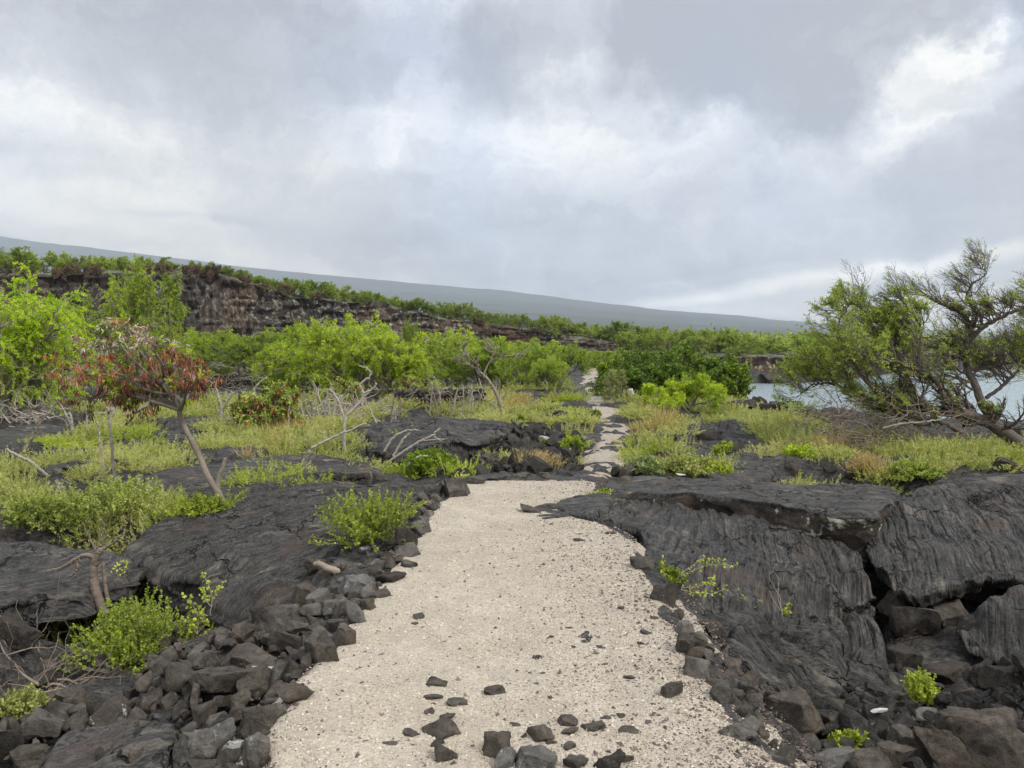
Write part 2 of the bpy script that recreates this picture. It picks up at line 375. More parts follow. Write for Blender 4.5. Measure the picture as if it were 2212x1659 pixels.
M['kiawe_far'] = leaf_mat('cliff_tree_leaf', [(0, (0.11, 0.17, 0.03)), (0.5, (0.27, 0.37, 0.04)), (1, (0.46, 0.54, 0.08))], 0.38)
M['lavafine'] = lava_mat('fine_ropy_lava', True, dustamt=0.55, mid=(0.108, 0.102, 0.093), fsc=1.7)
M['wind'] = leaf_mat('windswept_leaf', [(0, (0.15, 0.20, 0.04)), (0.5, (0.36, 0.45, 0.07)), (1, (0.56, 0.62, 0.15))], 0.5)
# ------------------------------------------------------------------ the shape of the land
def in_poly(x, y, poly):
    c = np.zeros(np.shape(x), bool); n = len(poly)
    for i in range(n):
        x1, y1 = poly[i]; x2, y2 = poly[(i + 1) % n]
        if y1 == y2: continue
        k = ((y1 > y) != (y2 > y)) & (x < (x2 - x1) * (y - y1) / (y2 - y1) + x1); c ^= k
    return c
def sdist(x, y, poly):                          # positive inside
    d = np.full(np.shape(x), 1e9); n = len(poly)
    for i in range(n):
        x1, y1 = poly[i]; x2, y2 = poly[(i + 1) % n]; dx, dy = x2 - x1, y2 - y1
        t = np.clip(((x - x1) * dx + (y - y1) * dy) / (dx * dx + dy * dy + 1e-9), 0, 1)
        d = np.minimum(d, np.hypot(x - x1 - t * dx, y - y1 - t * dy))
    return np.where(in_poly(x, y, poly), d, -d)
def gpoly(pts, z=0.0): return [tuple(pt(a, b, z)[:2]) for a, b in pts]
PATH = gpoly([(520, 1900), (585, 1659), (620, 1520), (705, 1400), (760, 1340), (830, 1250), (885, 1180), (935, 1100), (985, 1045),
              (1040, 1030), (1240, 1030), (1290, 1042), (1300, 1066), (1215, 1100), (1300, 1125), (1350, 1150), (1400, 1240), (1450, 1340),
              (1540, 1480), (1600, 1560), (1720, 1659), (1900, 1900)])
TRAIL = gpoly([(1235, 1030), (1262, 1000), (1285, 950), (1295, 915), (1270, 880), (1272, 850), (1255, 830), (1262, 805), (1278, 792),
               (1290, 792), (1292, 805), (1282, 828), (1310, 850), (1340, 885), (1368, 925), (1352, 970), (1345, 1000), (1322, 1030)], -0.05)
WATER = [tuple(pd(a, 800, d)[:2]) for a, d in [(1600, 36), (1640, 29.5), (1720, 25), (1900, 22.5), (2212, 20.5), (2900, 19), (4200, 16)]] + [(300, -40), (600, 200), (210, 150), (120, 128), (84, 124), (63, 119), (45, 105), (34, 84), (29, 77), (23.5, 77), (21, 70), (15, 50)]
CTRL = [  # (px, py, z) where the photo lets the level be judged
 (450, 1560, -.12), (560, 1420, -.10), (660, 1330, -.10), (740, 1230, -.05), (330, 1640, -.22), (60, 1650, -.35), (60, 1560, -.50), (220, 1500, -.62), (330, 1420, -.62),
 (240, 1380, -.80), (120, 1400, -.95), (30, 1440, -.95), (60, 1340, -1.0), (180, 1320, -.95), (300, 1320, -.85), (380, 1330, -.8), (430, 1390, -.55), (540, 1370, -.42),
 (40, 1195, -.22), (150, 1200, -.22), (260, 1190, -.22), (60, 1110, -.12), (250, 1100, -.10), (450, 1090, -.06), (600, 1060, -.02), (700, 1120, -.06), (560, 1200, -.25), (420, 1180, -.25),
 (860, 1060, -.03), (900, 1020, -.10), (500, 1000, -.04), (250, 980, -.04), (50, 980, -.05), (1000, 1000, -.28), (900, 980, -.30), (1100, 1000, -.12), (820, 960, -.1), (1000, 950, -.1), (1180, 1020, -.05), (1000, 905, .04), (880, 905, .04),
 (1300, 1005, -.05), (1400, 1030, .0), (1400, 1000, -.02), (1600, 1030, .02), (1800, 1040, .0), (2000, 1030, .0), (2212, 1030, 0), (2000, 930, -.05), (1700, 930, -.02),
 (1420, 1140, -.12), (1600, 1200, -.40), (1500, 1300, -.35), (1700, 1300, -.62), (1830, 1200, -.62), (1750, 1400, -.85), (1600, 1440, -.55), (1690, 1520, -.50), (1850, 1520, -.85), (1900, 1420, -1.1),
 (2000, 1300, -.62), (2100, 1295, -.60), (1945, 1300, -.66), (2050, 1350, -.85), (2000, 1400, -1.1), (2150, 1400, -1.1), (2150, 1200, -.5), (2000, 1150, -.45), (2212, 1100, -.3), (2212, 1500, -1.1), (2000, 1500, -1.0), (1900, 1560, -.75), (1780, 1620, -.32), (2000, 1640, -.5), (2212, 1650, -.5),
 (1640, 1118, -.42), (1500, 1100, -.25), (1750, 1145, -.55), (1830, 1165, -.70), (1890, 1160, -.7), (1560, 1500, -.12), (1480, 1400, -.10), (1900, 1720, -.3), (1420, 1255, -.08), (100, 1720, -.3)]
CW = np.array([tuple(pt(*c)) for c in CTRL])
def z_smooth(x, y):
    x = np.asarray(x, float); y = np.asarray(y, float)
    num = np.zeros(x.shape); den = np.full(x.shape, 0.02)
    for cx, cy, cz in CW:
        s = 0.10 + 0.035 * cy
        w = np.exp(-((x - cx) ** 2 + (y - cy) ** 2) / (2 * (s * 0.9) ** 2)) + 0.002 / (0.05 + (x - cx) ** 2 + (y - cy) ** 2) ** 2 * (cy < 14)
        num += w * cz; den += w
    return num / den
def Hs(x, y):                                    # smooth land level
    x = np.asarray(x, float); y = np.asarray(y, float)
    z = z_smooth(x, y)
    far = sstep(11, 16, y); z = z * (1 - far) + far * (-.03)
    # rolling lava out in the middle distance
    z = z + sstep(10, 18, y) * (fbm(x * .22, y * .22, oct=3, seed=4) * .22 + 0.02)
    p = sdist(x, y, PATH); z = z * (1 - sstep(-.22, .02, p))
    tr = sdist(x, y, TRAIL); k = sstep(-.35, .15, tr); z = z * (1 - k) + (-.05) * k
    w = sdist(x, y, WATER); far_side = (y > 62)
    wid = np.where(far_side, 0.8, 2.6)
    z = np.where(w > -wid, z + (-4.2 - z) * np.clip((w + wid) / (wid + 1.2), 0, 1) ** 1.1, z)
    return z
def detail(x, y, big=1.0):
    """blocky and ropy relief of old pahoehoe"""
    p = sdist(x, y, PATH); tr = sdist(x, y, TRAIL); off = 1 - sstep(-.25, 0.05, p)
    a = fbm(x * 1.1, y * 1.6, oct=4, seed=11, bil=True) * .10 + fbm(x * .45, y * .7, oct=2, seed=15) * .06
    wob = fbm(x * .8, y * .8, oct=2, seed=30) * 1.2
    rope = np.abs(np.sin((y * 1.0 + x * .35) * 9 + wob * 6)) * .018 * (fbm(x * .6, y * .6, oct=1, seed=9) > -.3)
    st = np.floor(fbm(x * .7, y * 1.1, oct=2, seed=21) * 3.6) * .075   # broken steps
    dd = (a + rope * sstep(25, 8, y) + st * sstep(9.5, 12, y) * sstep(45, 30, y)) * off
    dd = dd * (1 - 0.72 * sstep(-.3, .2, tr))
    dd = dd + sstep(-.1, .2, tr) * np.clip(fbm(x * 3.2, y * 2.6, oct=3, seed=33, gain=.7) * .24 - .010, -.03, .045) * (.35 + .65 * sstep(42, 20, y))
    w = sdist(x, y, WATER); dd = dd + np.where(w > -7, fbm(x * .5, y * .5, oct=3, seed=5) * .2, 0)
    return dd
def H(x, y): return Hs(x, y) + detail(x, y)
def gp(px, py):                                   # the land point seen at a pixel
    t = np.concatenate([np.linspace(2.2, 16, 500), np.geomspace(16.05, 150, 400)])
    a, b, c = ray(px, py)
    X = a / b * t; Y = t; Z = EYE + c / b * t
    k = np.nonzero(Z < Hs(X, Y))[0]
    i = k[0] if len(k) else len(t) - 1
    return Vector((X[i], Y[i], Z[i]))
def ground_z(x, y): return float(H(np.array([x]), np.array([y]))[0])

def build_ground():
    # rings get wider with distance, columns fan out
    r = [0.6]
    while r[-1] < 3.0: r.append(r[-1] + .03)
    while r[-1] < 150: r.append(r[-1] + max(.011, min(1.6, r[-1] ** 2 / (EYE * FPX) * 1.5)))
    r = np.array(r); u = np.linspace(-1.02, 1.02, 1150)
    Y, U = np.meshgrid(r, u, indexing='ij'); X = Y * U
    Z = H(X, Y)
    # fractured fine relief
    Z = Z + np.where(sdist(X, Y, PATH) < -.05, fbm(X * 7, Y * 7, oct=3, seed=50, bil=True) * .022, 0)
    for poly, th in SLABS:
        xs = [q[0] for q in poly]; ys = [q[1] for q in poly]
        k = (X > min(xs) - .3) & (X < max(xs) + .3) & (Y > min(ys) - .3) & (Y < max(ys) + .3)
        if k.any(): Z[k] -= (.6 if th == .9 else min(.32, th * .75)) * sstep(-.04, .16, sdist(X[k], Y[k], poly))
    nr, nu = X.shape
    V = np.stack([X, Y, Z], -1).reshape(-1, 3)
    i = np.arange(nr - 1)[:, None] * nu + np.arange(nu - 1)[None, :]
    F = np.stack([i, i + 1, i + nu + 1, i + nu], -1).reshape(-1, 4)
    tag(mesh_np('ground', V, F, M['ground']), kind='structure')

# path and trail: sheets of crushed coral, dipping under the lava at their edges
def coral_mat(name='coral_gravel', dim=1.0, more=0.0):
    m, t, out = new_mat(name)
    tc = t.new('ShaderNodeTexCoord').outputs['Object']
    vo = t.n.new('ShaderNodeTexVoronoi'); t.set(vo, 'Vector', tc); t.set(vo, 'Scale', 130.0)
    vo2 = t.n.new('ShaderNodeTexVoronoi'); t.set(vo2, 'Vector', t.vmath('ADD', tc, (3.3, 1.7, 0))); t.set(vo2, 'Scale', 70.0)
    big = t.noise(tc, 1.1, 5, 0.6); mid = t.noise(tc, 9.0, 4, 0.6)
    sp = t.new('ShaderNodeSeparateXYZ', i0=tc)
    sc_ = t.new('ShaderNodeSeparateColor', i0=vo.outputs['Color']); sc2 = t.new('ShaderNodeSeparateColor', i0=vo2.outputs['Color'])
    c = t.mix(sc_.outputs[0], (0.35, 0.305, 0.238), (0.52, 0.460, 0.368))
    c = t.mix(t.ramp(big, [(0.40, 0.0), (0.60, 0.75)]), c, (0.39, 0.335, 0.255))
    # more lava grit on the right-hand side and toward the far end
    grit = t.new('ShaderNodeMapRange', i0=sp.outputs[0]); grit.inputs[1].default_value = -.5; grit.inputs[2].default_value = 1.1; grit.inputs[3].default_value = .06 + more; grit.inputs[4].default_value = .33 + more
    gf = t.math('ADD', grit.outputs[0], t.math('MULTIPLY', t.math('SUBTRACT', t.math('ADD', t.math('MULTIPLY', mid, .5), t.math('MULTIPLY', big, .5)), 0.5), 1.0))
    dk = t.math('LESS_THAN', sc_.outputs[1], gf)
    c = t.mix(t.math('MULTIPLY', dk, 0.72), c, (0.15, 0.115, 0.095))
    wh = t.math('GREATER_THAN', sc2.outputs[2], 0.90); c = t.mix(t.math('MULTIPLY', wh, 0.35), c, (0.66, 0.61, 0.53))
    c = t.mix(t.ramp(t.noise(tc, 4.0, 6, 0.7), [(0.38, 0.0), (0.62, 0.45)]), c, (0.27, 0.24, 0.20))
    h = t.math('ADD', t.math('MULTIPLY', vo.outputs['Distance'], -0.6), t.math('ADD', t.math('MULTIPLY', vo2.outputs['Distance'], -0.6), mid))
    c = t.mix(1.0, c, (dim, dim, dim), 'MULTIPLY')
    bp = t.new('ShaderNodeBump', Strength=0.8, Distance=0.008, Height=h)
    p = t.new('ShaderNodeBsdfPrincipled', Base__Color=c, Roughness=0.9, Normal=bp)
    p.inputs['Specular IOR Level'].default_value = 0.2
    t.l.new(p.outputs[0], out.inputs[0]); return m
M['coral'] = coral_mat()
M['trail'] = coral_mat('trail_gravel', .98, .10)
def sheet(name, x0, x1, y0, y1, nx, ny, zf, mat='coral'):
    X, Y = np.meshgrid(np.linspace(x0, x1, nx), np.geomspace(y0, y1, ny) if y0 > 0 else np.linspace(y0, y1, ny)); Z, keep = zf(X, Y)
    V = np.stack([X, Y, Z], -1).reshape(-1, 3); i = np.arange(ny - 1)[:, None] * nx + np.arange(nx - 1)[None, :]
    F = np.stack([i, i + 1, i + nx + 1, i + nx], -1).reshape(-1, 4)
    k = keep.reshape(-1); F = F[k[F].any(1)]
    used = np.unique(F); mp = np.full(len(V), -1); mp[used] = np.arange(len(used))
    return tag(mesh_np(name, V[used], mp[F], M[mat]), kind='structure')
def zpath(X, Y):
    d = sdist(X, Y, PATH) + fbm(X * 3.5, Y * 3.5, oct=3, seed=61) * .09
    Z = .012 + fbm(X * .9, Y * .9, oct=2, seed=62) * .012 + fbm(X * 14, Y * 14, oct=2, seed=63) * .004
    Z = Z - sstep(.08, -.22, d) * .16
    return Z, d > -.24
sheet('path', -1.6, 2.0, 1.7, 10.4, 620, 900, zpath)
def ztrail(X, Y):
    d = sdist(X, Y, TRAIL) + fbm(X * 2.2, Y * 1.8, oct=3, seed=64) * .22 - .05
    Z = -.052 + fbm(X * .5, Y * .5, oct=2, seed=65) * .015 - sstep(.1, -.35, d) * .2
    return Z, d > -.4
sheet('trail', -.5, 8.5, 9.6, 68, 520, 800, ztrail, 'trail')

# water of the bay
def water_mat():
    m, t, out = new_mat('bay_water')
    tc = t.new('ShaderNodeTexCoord').outputs['Object']
    n = t.noise(t.new('ShaderNodeMapping', Vector=tc, Scale=(0.7, 1.6, 1)).outputs[0], 1.0, 6, 0.62, 0.4)
    bp = t.new('ShaderNodeBump', Strength=0.8, Distance=0.30, Height=n)
    p = t.new('ShaderNodeBsdfPrincipled', Base__Color=(0.25, 0.31, 0.33, 1), Roughness=0.22, Normal=bp)
    t.l.new(p.outputs[0], out.inputs[0]); return m
X, Y = np.meshgrid(np.linspace(-0, 700, 300), np.linspace(-60, 300, 240)); Z = np.full_like(X, -2.0) + fbm(X * .5, Y * 1.2, oct=2, seed=3) * .03
i = np.arange(239)[:, None] * 300 + np.arange(299)[None, :]
tag(mesh_np('water', np.stack([X, Y, Z], -1), np.stack([i, i + 1, i + 301, i + 300], -1).reshape(-1, 4), water_mat()), kind='structure')

# ------------------------------------------------------------------ ropy lava shelves of the foreground
SLABS = []
def slab(name, label, outline, interior, thick, flow, mat, amp=(.05, .016), er=.07, under=.10, nu=620, nr=210, jag=.035, seed=0, cat='lava shelf', fcoord=None, cracks=0.0, side_mat=None, fr=1.0):
    O = np.array([tuple(pt(*p)) for p in outline]); Q = np.array([tuple(pt(*p)) for p in outline + interior])
    n = len(O); SLABS.append(([tuple(q[:2]) for q in O], thick))
    # closed Catmull-Rom
    t = np.linspace(0, n, nu, endpoint=False); i = t.astype(int); f = (t - i)[:, None]
    p0, p1, p2, p3 = O[(i - 1) % n], O[i % n], O[(i + 1) % n], O[(i + 2) % n]
    B = 0.5 * (2 * p1 + (p2 - p0) * f + (2 * p0 - 5 * p1 + 4 * p2 - p3) * f ** 2 + (3 * p1 - p0 - 3 * p2 + p3) * f ** 3)
    c = O.mean(0)
    out = unit((B - c)[:, :2]); j = fbm(B[:, 0] * 3 + seed, B[:, 1] * 3, oct=4, seed=seed + 3, gain=.6) * jag * 2
    B[:, :2] += out * j[:, None]
    r = np.linspace(0, 1, nr) ** .75
    XY = c[None, None, :2] + (B[None, :, :2] - c[None, None, :2]) * r[:, None, None]
    x, y = XY[..., 0], XY[..., 1]
    num = 0; den = 0
    for qx, qy, qz in Q:
        w = 1 / (.004 + (x - qx) ** 2 + (y - qy) ** 2) ** 2.2; num = num + w * qz; den = den + w
    z = num / den
    dist = (1 - r)[:, None] * np.hypot(B[:, 0] - c[0], B[:, 1] - c[1])[None, :]
    s, tt = (fcoord or flow)(x, y)
    k = fbm(s * 3.6, tt * .8, oct=2, seed=seed + 7, bil=True) * amp[0] + fbm(s * 15 * fr, tt * 1.15 * fr, oct=3, seed=seed + 9, bil=True, gain=.55) * amp[1]
    k = k + fbm(x * 1.6, y * 1.6, oct=4, seed=seed + 12) * amp[0] * 1.1 + fbm(x * 18, y * 18, oct=2, seed=seed + 14) * .004
    pit = fbm(x * 4.2, y * 4.2, oct=3, seed=seed + 16); k = k - .02 * sstep(.32, .45, pit)
    if cracks:
        cr = np.abs(fbm(x * 1.6 + 3, y * 1.6, oct=3, seed=seed + 20)); k = k - cracks * (1 - sstep(0, .022, cr))
        cr = np.abs(fbm(s * .6, tt * 1.9, oct=3, seed=seed + 23)); k = k - cracks * .6 * (1 - sstep(0, .016, cr))
    z = z + k - np.median(k)
    e = np.clip(1 - dist / er, 0, 1); z = z - er * .8 * (1 - np.sqrt(np.clip(1 - e ** 2, 0, 1)))
    top = np.stack([x, y, z], -1)
    m = 26; side = []
    for q in range(1, m + 1):
        f = q / m; b = top[-1].copy()
        bx, by = B[:, 0], B[:, 1]
        nz = fbm(bx * 3, by * 3, np.full(nu, f * thick * 5 + seed), oct=3, seed=seed + 31) * .09
        nz = nz + np.round(fbm(bx * 1.5 + 9, by * 1.5, np.full(nu, f * thick * 3), oct=2, seed=seed + 35) * 4) * .03
        b[:, 2] -= thick * f
        b[:, :2] += out * (nz - under * sstep(.1, 1, f))[:, None]
        side.append(b)
    A = np.concatenate([top, np.array(side)]); R = A.shape[0]
    fs, ft = flow(A[..., 0], A[..., 1]); ft = ft + np.concatenate([np.zeros(nr), np.arange(1, m + 1) / m * thick])[:, None]
    i = np.arange(R - 1)[:, None] * nu; jj = np.arange(nu)[None, :]; kk = (jj + 1) % nu
    F = np.stack([i + jj, i + nu + jj, i + nu + kk, i + kk], -1).reshape(-1, 4)
    o = mesh_np(name, A.reshape(-1, 3), F, mat, uv=np.stack([fs, ft], -1).reshape(-1, 2))
    if side_mat:
        o.data.materials.append(side_mat); mi = np.zeros(len(F), np.int32); mi[(nr + 1) * nu:] = 1; o.data.polygons.foreach_set('material_index', mi)
    return tag(o, label, cat)
def lin(dx, dy, warp=.12, seed=0):
    n = math.hypot(dx, dy); dx /= n; dy /= n
    def f(x, y):
        w = fbm(x * .8, y * .8, oct=2, seed=90 + seed) * warp
        return x * dy - y * dx + w, x * dx + y * dy
    return f
def arc(px, py, z, warp=.1, seed=0, sx=1.0):
    c = pt(px, py, z)
    def f(x, y):
        r = np.hypot((x - c.x) * sx, y - c.y); w = fbm(x * 1.1, y * 1.1, oct=2, seed=70 + seed) * warp
        return r + w, np.arctan2(x - c.x, y - c.y) * (r + .25)
    return f
slab('lava_shelf', 'long flat-topped lava ledge with pale lichen spots on its broken front face', [
    (1300, 1045, .02), (1400, 1028, .07), (1520, 1033, .09), (1700, 1045, .08), (1850, 1048, .06), (1930, 1056, .04), (1925, 1085, .04), (1890, 1108, .04), (1850, 1108, .05), (1740, 1095, .07),
    (1640, 1078, .09), (1500, 1066, .09), (1400, 1064, .08), (1340, 1068, .03)], [], .55, lin(1, -.12), M['ledge'], amp=(.03, .010), er=.02, under=.02, seed=1, jag=.018, nu=1000, nr=120, side_mat=M['ledge_face'])
SLABS.append((gpoly([(1345, 1074), (1500, 1070), (1640, 1081), (1740, 1098), (1850, 1111), (1925, 1117), (1910, 1185), (1850, 1185), (1800, 1162), (1640, 1122), (1500, 1104), (1400, 1092)], -.02), .9))
slab('lava_shelf', 'broad dark lava slab with wood-like parallel ridges sloping beside the path', [
    (1200, 1088, .01), (1290, 1078, .02), (1400, 1084, -.03), (1500, 1096, -.06), (1600, 1112, -.10), (1700, 1135, -.14), (1800, 1162, -.22), (1850, 1190, -.31), (1875, 1240, -.40), (1895, 1290, -.50), (1860, 1310, -.60),
    (1800, 1340, -.68), (1700, 1352, -.60), (1600, 1345, -.46), (1500, 1330, -.32), (1430, 1270, -.16), (1400, 1210, -.07), (1380, 1150, -.01), (1300, 1128, .02), (1230, 1110, .03)],
    [(1500, 1200, -.13), (1600, 1200, -.20), (1700, 1220, -.27), (1600, 1280, -.32), (1780, 1260, -.40)], .5, lin(.25, 1, .14), M['lava'], amp=(.030, .030), er=.025, seed=2, cracks=.035, jag=.014, nu=900, nr=380)
slab('lava_shelf', 'lobe of curved lava folds like a bunched cloth, below the ridged slab', [
    (1560, 1352, -.34), (1680, 1350, -.50), (1790, 1330, -.58), (1870, 1300, -.58), (1905, 1350, -.66), (1915, 1420, -.76), (1880, 1475, -.80), (1800, 1512, -.78), (1730, 1490, -.66), (1650, 1450, -.50), (1590, 1400, -.40)],
    [(1750, 1400, -.55), (1700, 1430, -.50)], .55, arc(1722, 1318, -.5, .12, 3), M['lava'], amp=(.12, .034), er=.16, under=.16, seed=5, cracks=.05)
slab('lava_shelf', 'tilted dark lava slab with slanting ridges at the right edge, open hollow beneath', [
    (1905, 1118, -.10), (1930, 1075, .02), (2020, 1054, .05), (2150, 1046, .06), (2280, 1042, .06), (2420, 1045, .05), (2420, 1250, -.40), (2240, 1252, -.41), (2150, 1246, -.40), (2090, 1258, -.42), (1990, 1272, -.45), (1935, 1262, -.43), (1910, 1230, -.37), (1868, 1180, -.26)],
    [(2000, 1170, -.22), (2150, 1170, -.22), (2150, 1100, -.08)], .13, lin(.27, 1, .10, 2), M['lava'], amp=(.034, .030), er=.03, seed=8, under=.05, cracks=.03, nu=760, nr=300)
slab('lava_shelf', 'broken ridged lava slab leaning down at the far right over a black gap', [
    (2130, 1290, -.45), (2212, 1262, -.36), (2420, 1265, -.36), (2420, 1480, -.8), (2230, 1465, -.85), (2150, 1420, -.84), (2100, 1395, -.80), (2075, 1350, -.66)],
    [], .16, lin(.5, 1, .1, 3), M['lava'], amp=(.05, .018), seed=9, under=.08, cracks=.03, nu=420, nr=150)
slab('lava_shelf', 'smooth swirled lava mound with curved ropes left of the path', [
    (270, 1172, -.16), (330, 1130, -.10), (440, 1088, -.04), (560, 1060, .0), (700, 1042, .02), (860, 1036, .02), (920, 1048, .0), (880, 1085, -.01), (800, 1130, -.03), (745, 1180, -.06), (700, 1220, -.12), (665, 1275, -.20),
    (600, 1320, -.30), (520, 1320, -.34), (460, 1300, -.32), (440, 1262, -.28), (390, 1240, -.26), (340, 1222, -.24), (285, 1205, -.22)],
    [(520, 1180, -.10), (620, 1150, -.04), (700, 1090, .02), (560, 1260, -.20)], .5, arc(760, 1330, -.1, .22, 5, 1.15), M['lavafine'], fr=1.7, amp=(.045, .020), er=.12, under=.08, seed=12, cracks=.018, nu=800, nr=330)
slab('lava_shelf', 'low dark lava lip over the black hollow at the left edge', [
    (-160, 1170, -.2), (0, 1168, -.18), (130, 1180, -.18), (240, 1188, -.20), (285, 1212, -.24), (250, 1255, -.28), (160, 1282, -.30), (60, 1296, -.30), (-160, 1310, -.3)],
    [], .16, arc(60, 1190, -.2, .2, 6), M['lava'], amp=(.03, .012), er=.06, under=-.02, seed=14, nu=500, nr=150)
slab('lava_shelf', 'small slab of bunched lava ropes between the leafy bush and the path stones', [
    (285, 1500, -.36), (300, 1465, -.38), (350, 1440, -.38), (395, 1395, -.36), (450, 1378, -.32), (490, 1372, -.30), (500, 1405, -.28), (480, 1450, -.24), (430, 1478, -.26), (360, 1505, -.30)],
    [], .3, lin(1, .25, .2, 7), M['lava'], amp=(.05, .02), er=.06, seed=16, nu=420, nr=140)
slab('lava_shelf', 'flat coarse lava slab lying among stones at the bottom left corner', [
    (90, 1668, -.22), (120, 1600, -.24), (200, 1572, -.24), (300, 1555, -.20), (370, 1560, -.16), (372, 1610, -.12), (350, 1668, -.12), (250, 1720, -.15)],
    [], .25, lin(1, .3, .2, 8), M['lava'], amp=(.03, .015), er=.05, seed=18, nu=420, nr=140)
slab('lava_shelf', 'brownish lava sheet behind the slanting pod tree', [
    (340, 1060, -.02), (300, 1030, .02), (420, 1005, .06), (600, 985, .08), (760, 990, .08), (830, 1020, .05), (700, 1028, .03), (560, 1052, .0), (450, 1075, -.02)],
    [], .2, lin(1, .08, .3, 9), M['lavadust'], amp=(.04, .012), er=.1, seed=20, nu=500, nr=110)
slab('lava_shelf', 'raised block of cracked lava behind the hollow left of the path', [
    (800, 935, .22), (880, 905, .30), (1000, 900, .32), (1090, 915, .26), (1060, 940, .20), (980, 955, .18), (900, 965, .16), (830, 970, .10)],
    [(940, 925, .34)], .5, lin(1, .2, .3, 10), M['ledge'], amp=(.07, .015), er=.08, under=.02, seed=22, nu=500, nr=110, jag=.12, cracks=.05)
slab('lava_shelf', 'flat smooth lava sheet at the left edge in front of the bright green tree', [
    (-120, 935, .10), (0, 925, .12), (90, 915, .14), (150, 925, .10), (140, 950, .03), (70, 972, -.02), (-120, 985, -.02)],
    [], .25, lin(1, .0, .2, 11), M['lavadust'], amp=(.03, .008), er=.1, seed=24, nu=400, nr=90)
slab('lava_shelf', 'flat grey lava sheet behind the ledge, below the leaning rock slab', [
    (1515, 1020, .06), (1540, 990, .08), (1610, 982, .10), (1660, 1000, .06), (1665, 1025, .04), (1600, 1038, .03)],
    [], .25, lin(1, -.3, .2, 12), M['ledge'], amp=(.03, .008), er=.08, seed=26, nu=320, nr=80)
slab('lava_shelf', 'flat black lava sheet among green shrubs at the right edge', [
    (1990, 1048, .08), (2060, 1030, .12), (2212, 1022, .14), (2400, 1030, .14), (2400, 1060, .03), (2200, 1062, .03), (2060, 1070, .03)],
    [], .2, lin(1, -.2, .2, 13), M['lava'], amp=(.04, .012), er=.08, seed=28, nu=420, nr=90)

build_ground()

# ------------------------------------------------------------------ far land: volcano slope, coastal plain, cliffs
def hill_mat():
    m, t, out = new_mat('far_slope')
    g = t.new('ShaderNodeTexCoord').outputs['Object']
    sp = t.new('ShaderNodeSeparateXYZ', i0=g)
    st = t.new('ShaderNodeMapping', Vector=g, Rotation=(0, 0, 0), Scale=(.0012, .0050, .02)).outputs[0]
    n = t.noise(st, 1.0, 8, 0.65, 0.4); n2 = t.noise(g, .02, 6, 0.7)
    c = t.ramp(n, [(0.36, (0.04, 0.042, 0.045)), (0.5, (0.09, 0.105, 0.07)), (0.56, (0.045, 0.05, 0.05)), (0.70, (0.17, 0.20, 0.09))])
    c = t.mix(t.ramp(n2, [(0.4, 0.5), (0.6, 0.0)]), c, (0.05, 0.06, 0.05))
    near = t.new('ShaderNodeMapRange', i0=sp.outputs[1]); near.inputs[1].default_value = 500; near.inputs[2].default_value = 1400
    c = t.mix(near.outputs[0], t.ramp(t.noise(g, .09, 5, 0.7), [(0.35, (0.035, 0.06, 0.015)), (0.5, (0.08, 0.12, 0.025)), (0.65, (0.15, 0.16, 0.06))]), c)
    p = t.new('ShaderNodeBsdfPrincipled', Base__Color=c, Roughness=0.95); p.inputs['Specular IOR Level'].default_value = 0.1
    t.l.new(p.outputs[0], out.inputs[0]); return m
def build_hill():
    u = np.linspace(-1.3, 1.5, 700)
    px = CXP + u * FPX
    ridge = np.interp(px, [-1100, -100, 0, 200, 500, 800, 1100, 1400, 1800, 2000, 2300, 3600], [470, 506, 515, 537, 577, 606, 633, 668, 703, 716, 732, 746])
    er = (HOR - ridge) / FPX
    ep = np.interp(px, [-500, 1000, 1500, 1700, 1850, 2300, 3600], [.055, .03, .016, .0125, .006, .004, .003])
    d = np.geomspace(140, 6500, 420)
    D, U = np.meshgrid(d, u, indexing='ij')
    a = np.clip(np.log(D / 140) / math.log(1500 / 140), 0, 1) ** 1.3
    b = np.clip((D - 1500) / 4700, 0, 1)
    e0 = -1.5 / 140
    E = e0 + (ep[None] - e0) * a + (er - ep)[None] * (b ** .85)
    Z = EYE + E * D
    X = D * U
    Z = Z + fbm(X / 900, D / 600, oct=5, seed=7) * np.clip(D - 1400, 0, 3500) * .008 + fbm(X / 60, D / 60, oct=3, seed=8) * np.clip((D - 150) / 400, 0, 1) * 1.5

    V = np.stack([X, D, Z], -1).reshape(-1, 3); nu = len(u)
    i = np.arange(len(d) - 1)[:, None] * nu + np.arange(nu - 1)[None, :]
    tag(mesh_np('hill', V, np.stack([i, i + 1, i + nu + 1, i + nu], -1).reshape(-1, 4), hill_mat()), kind='structure')
build_hill()

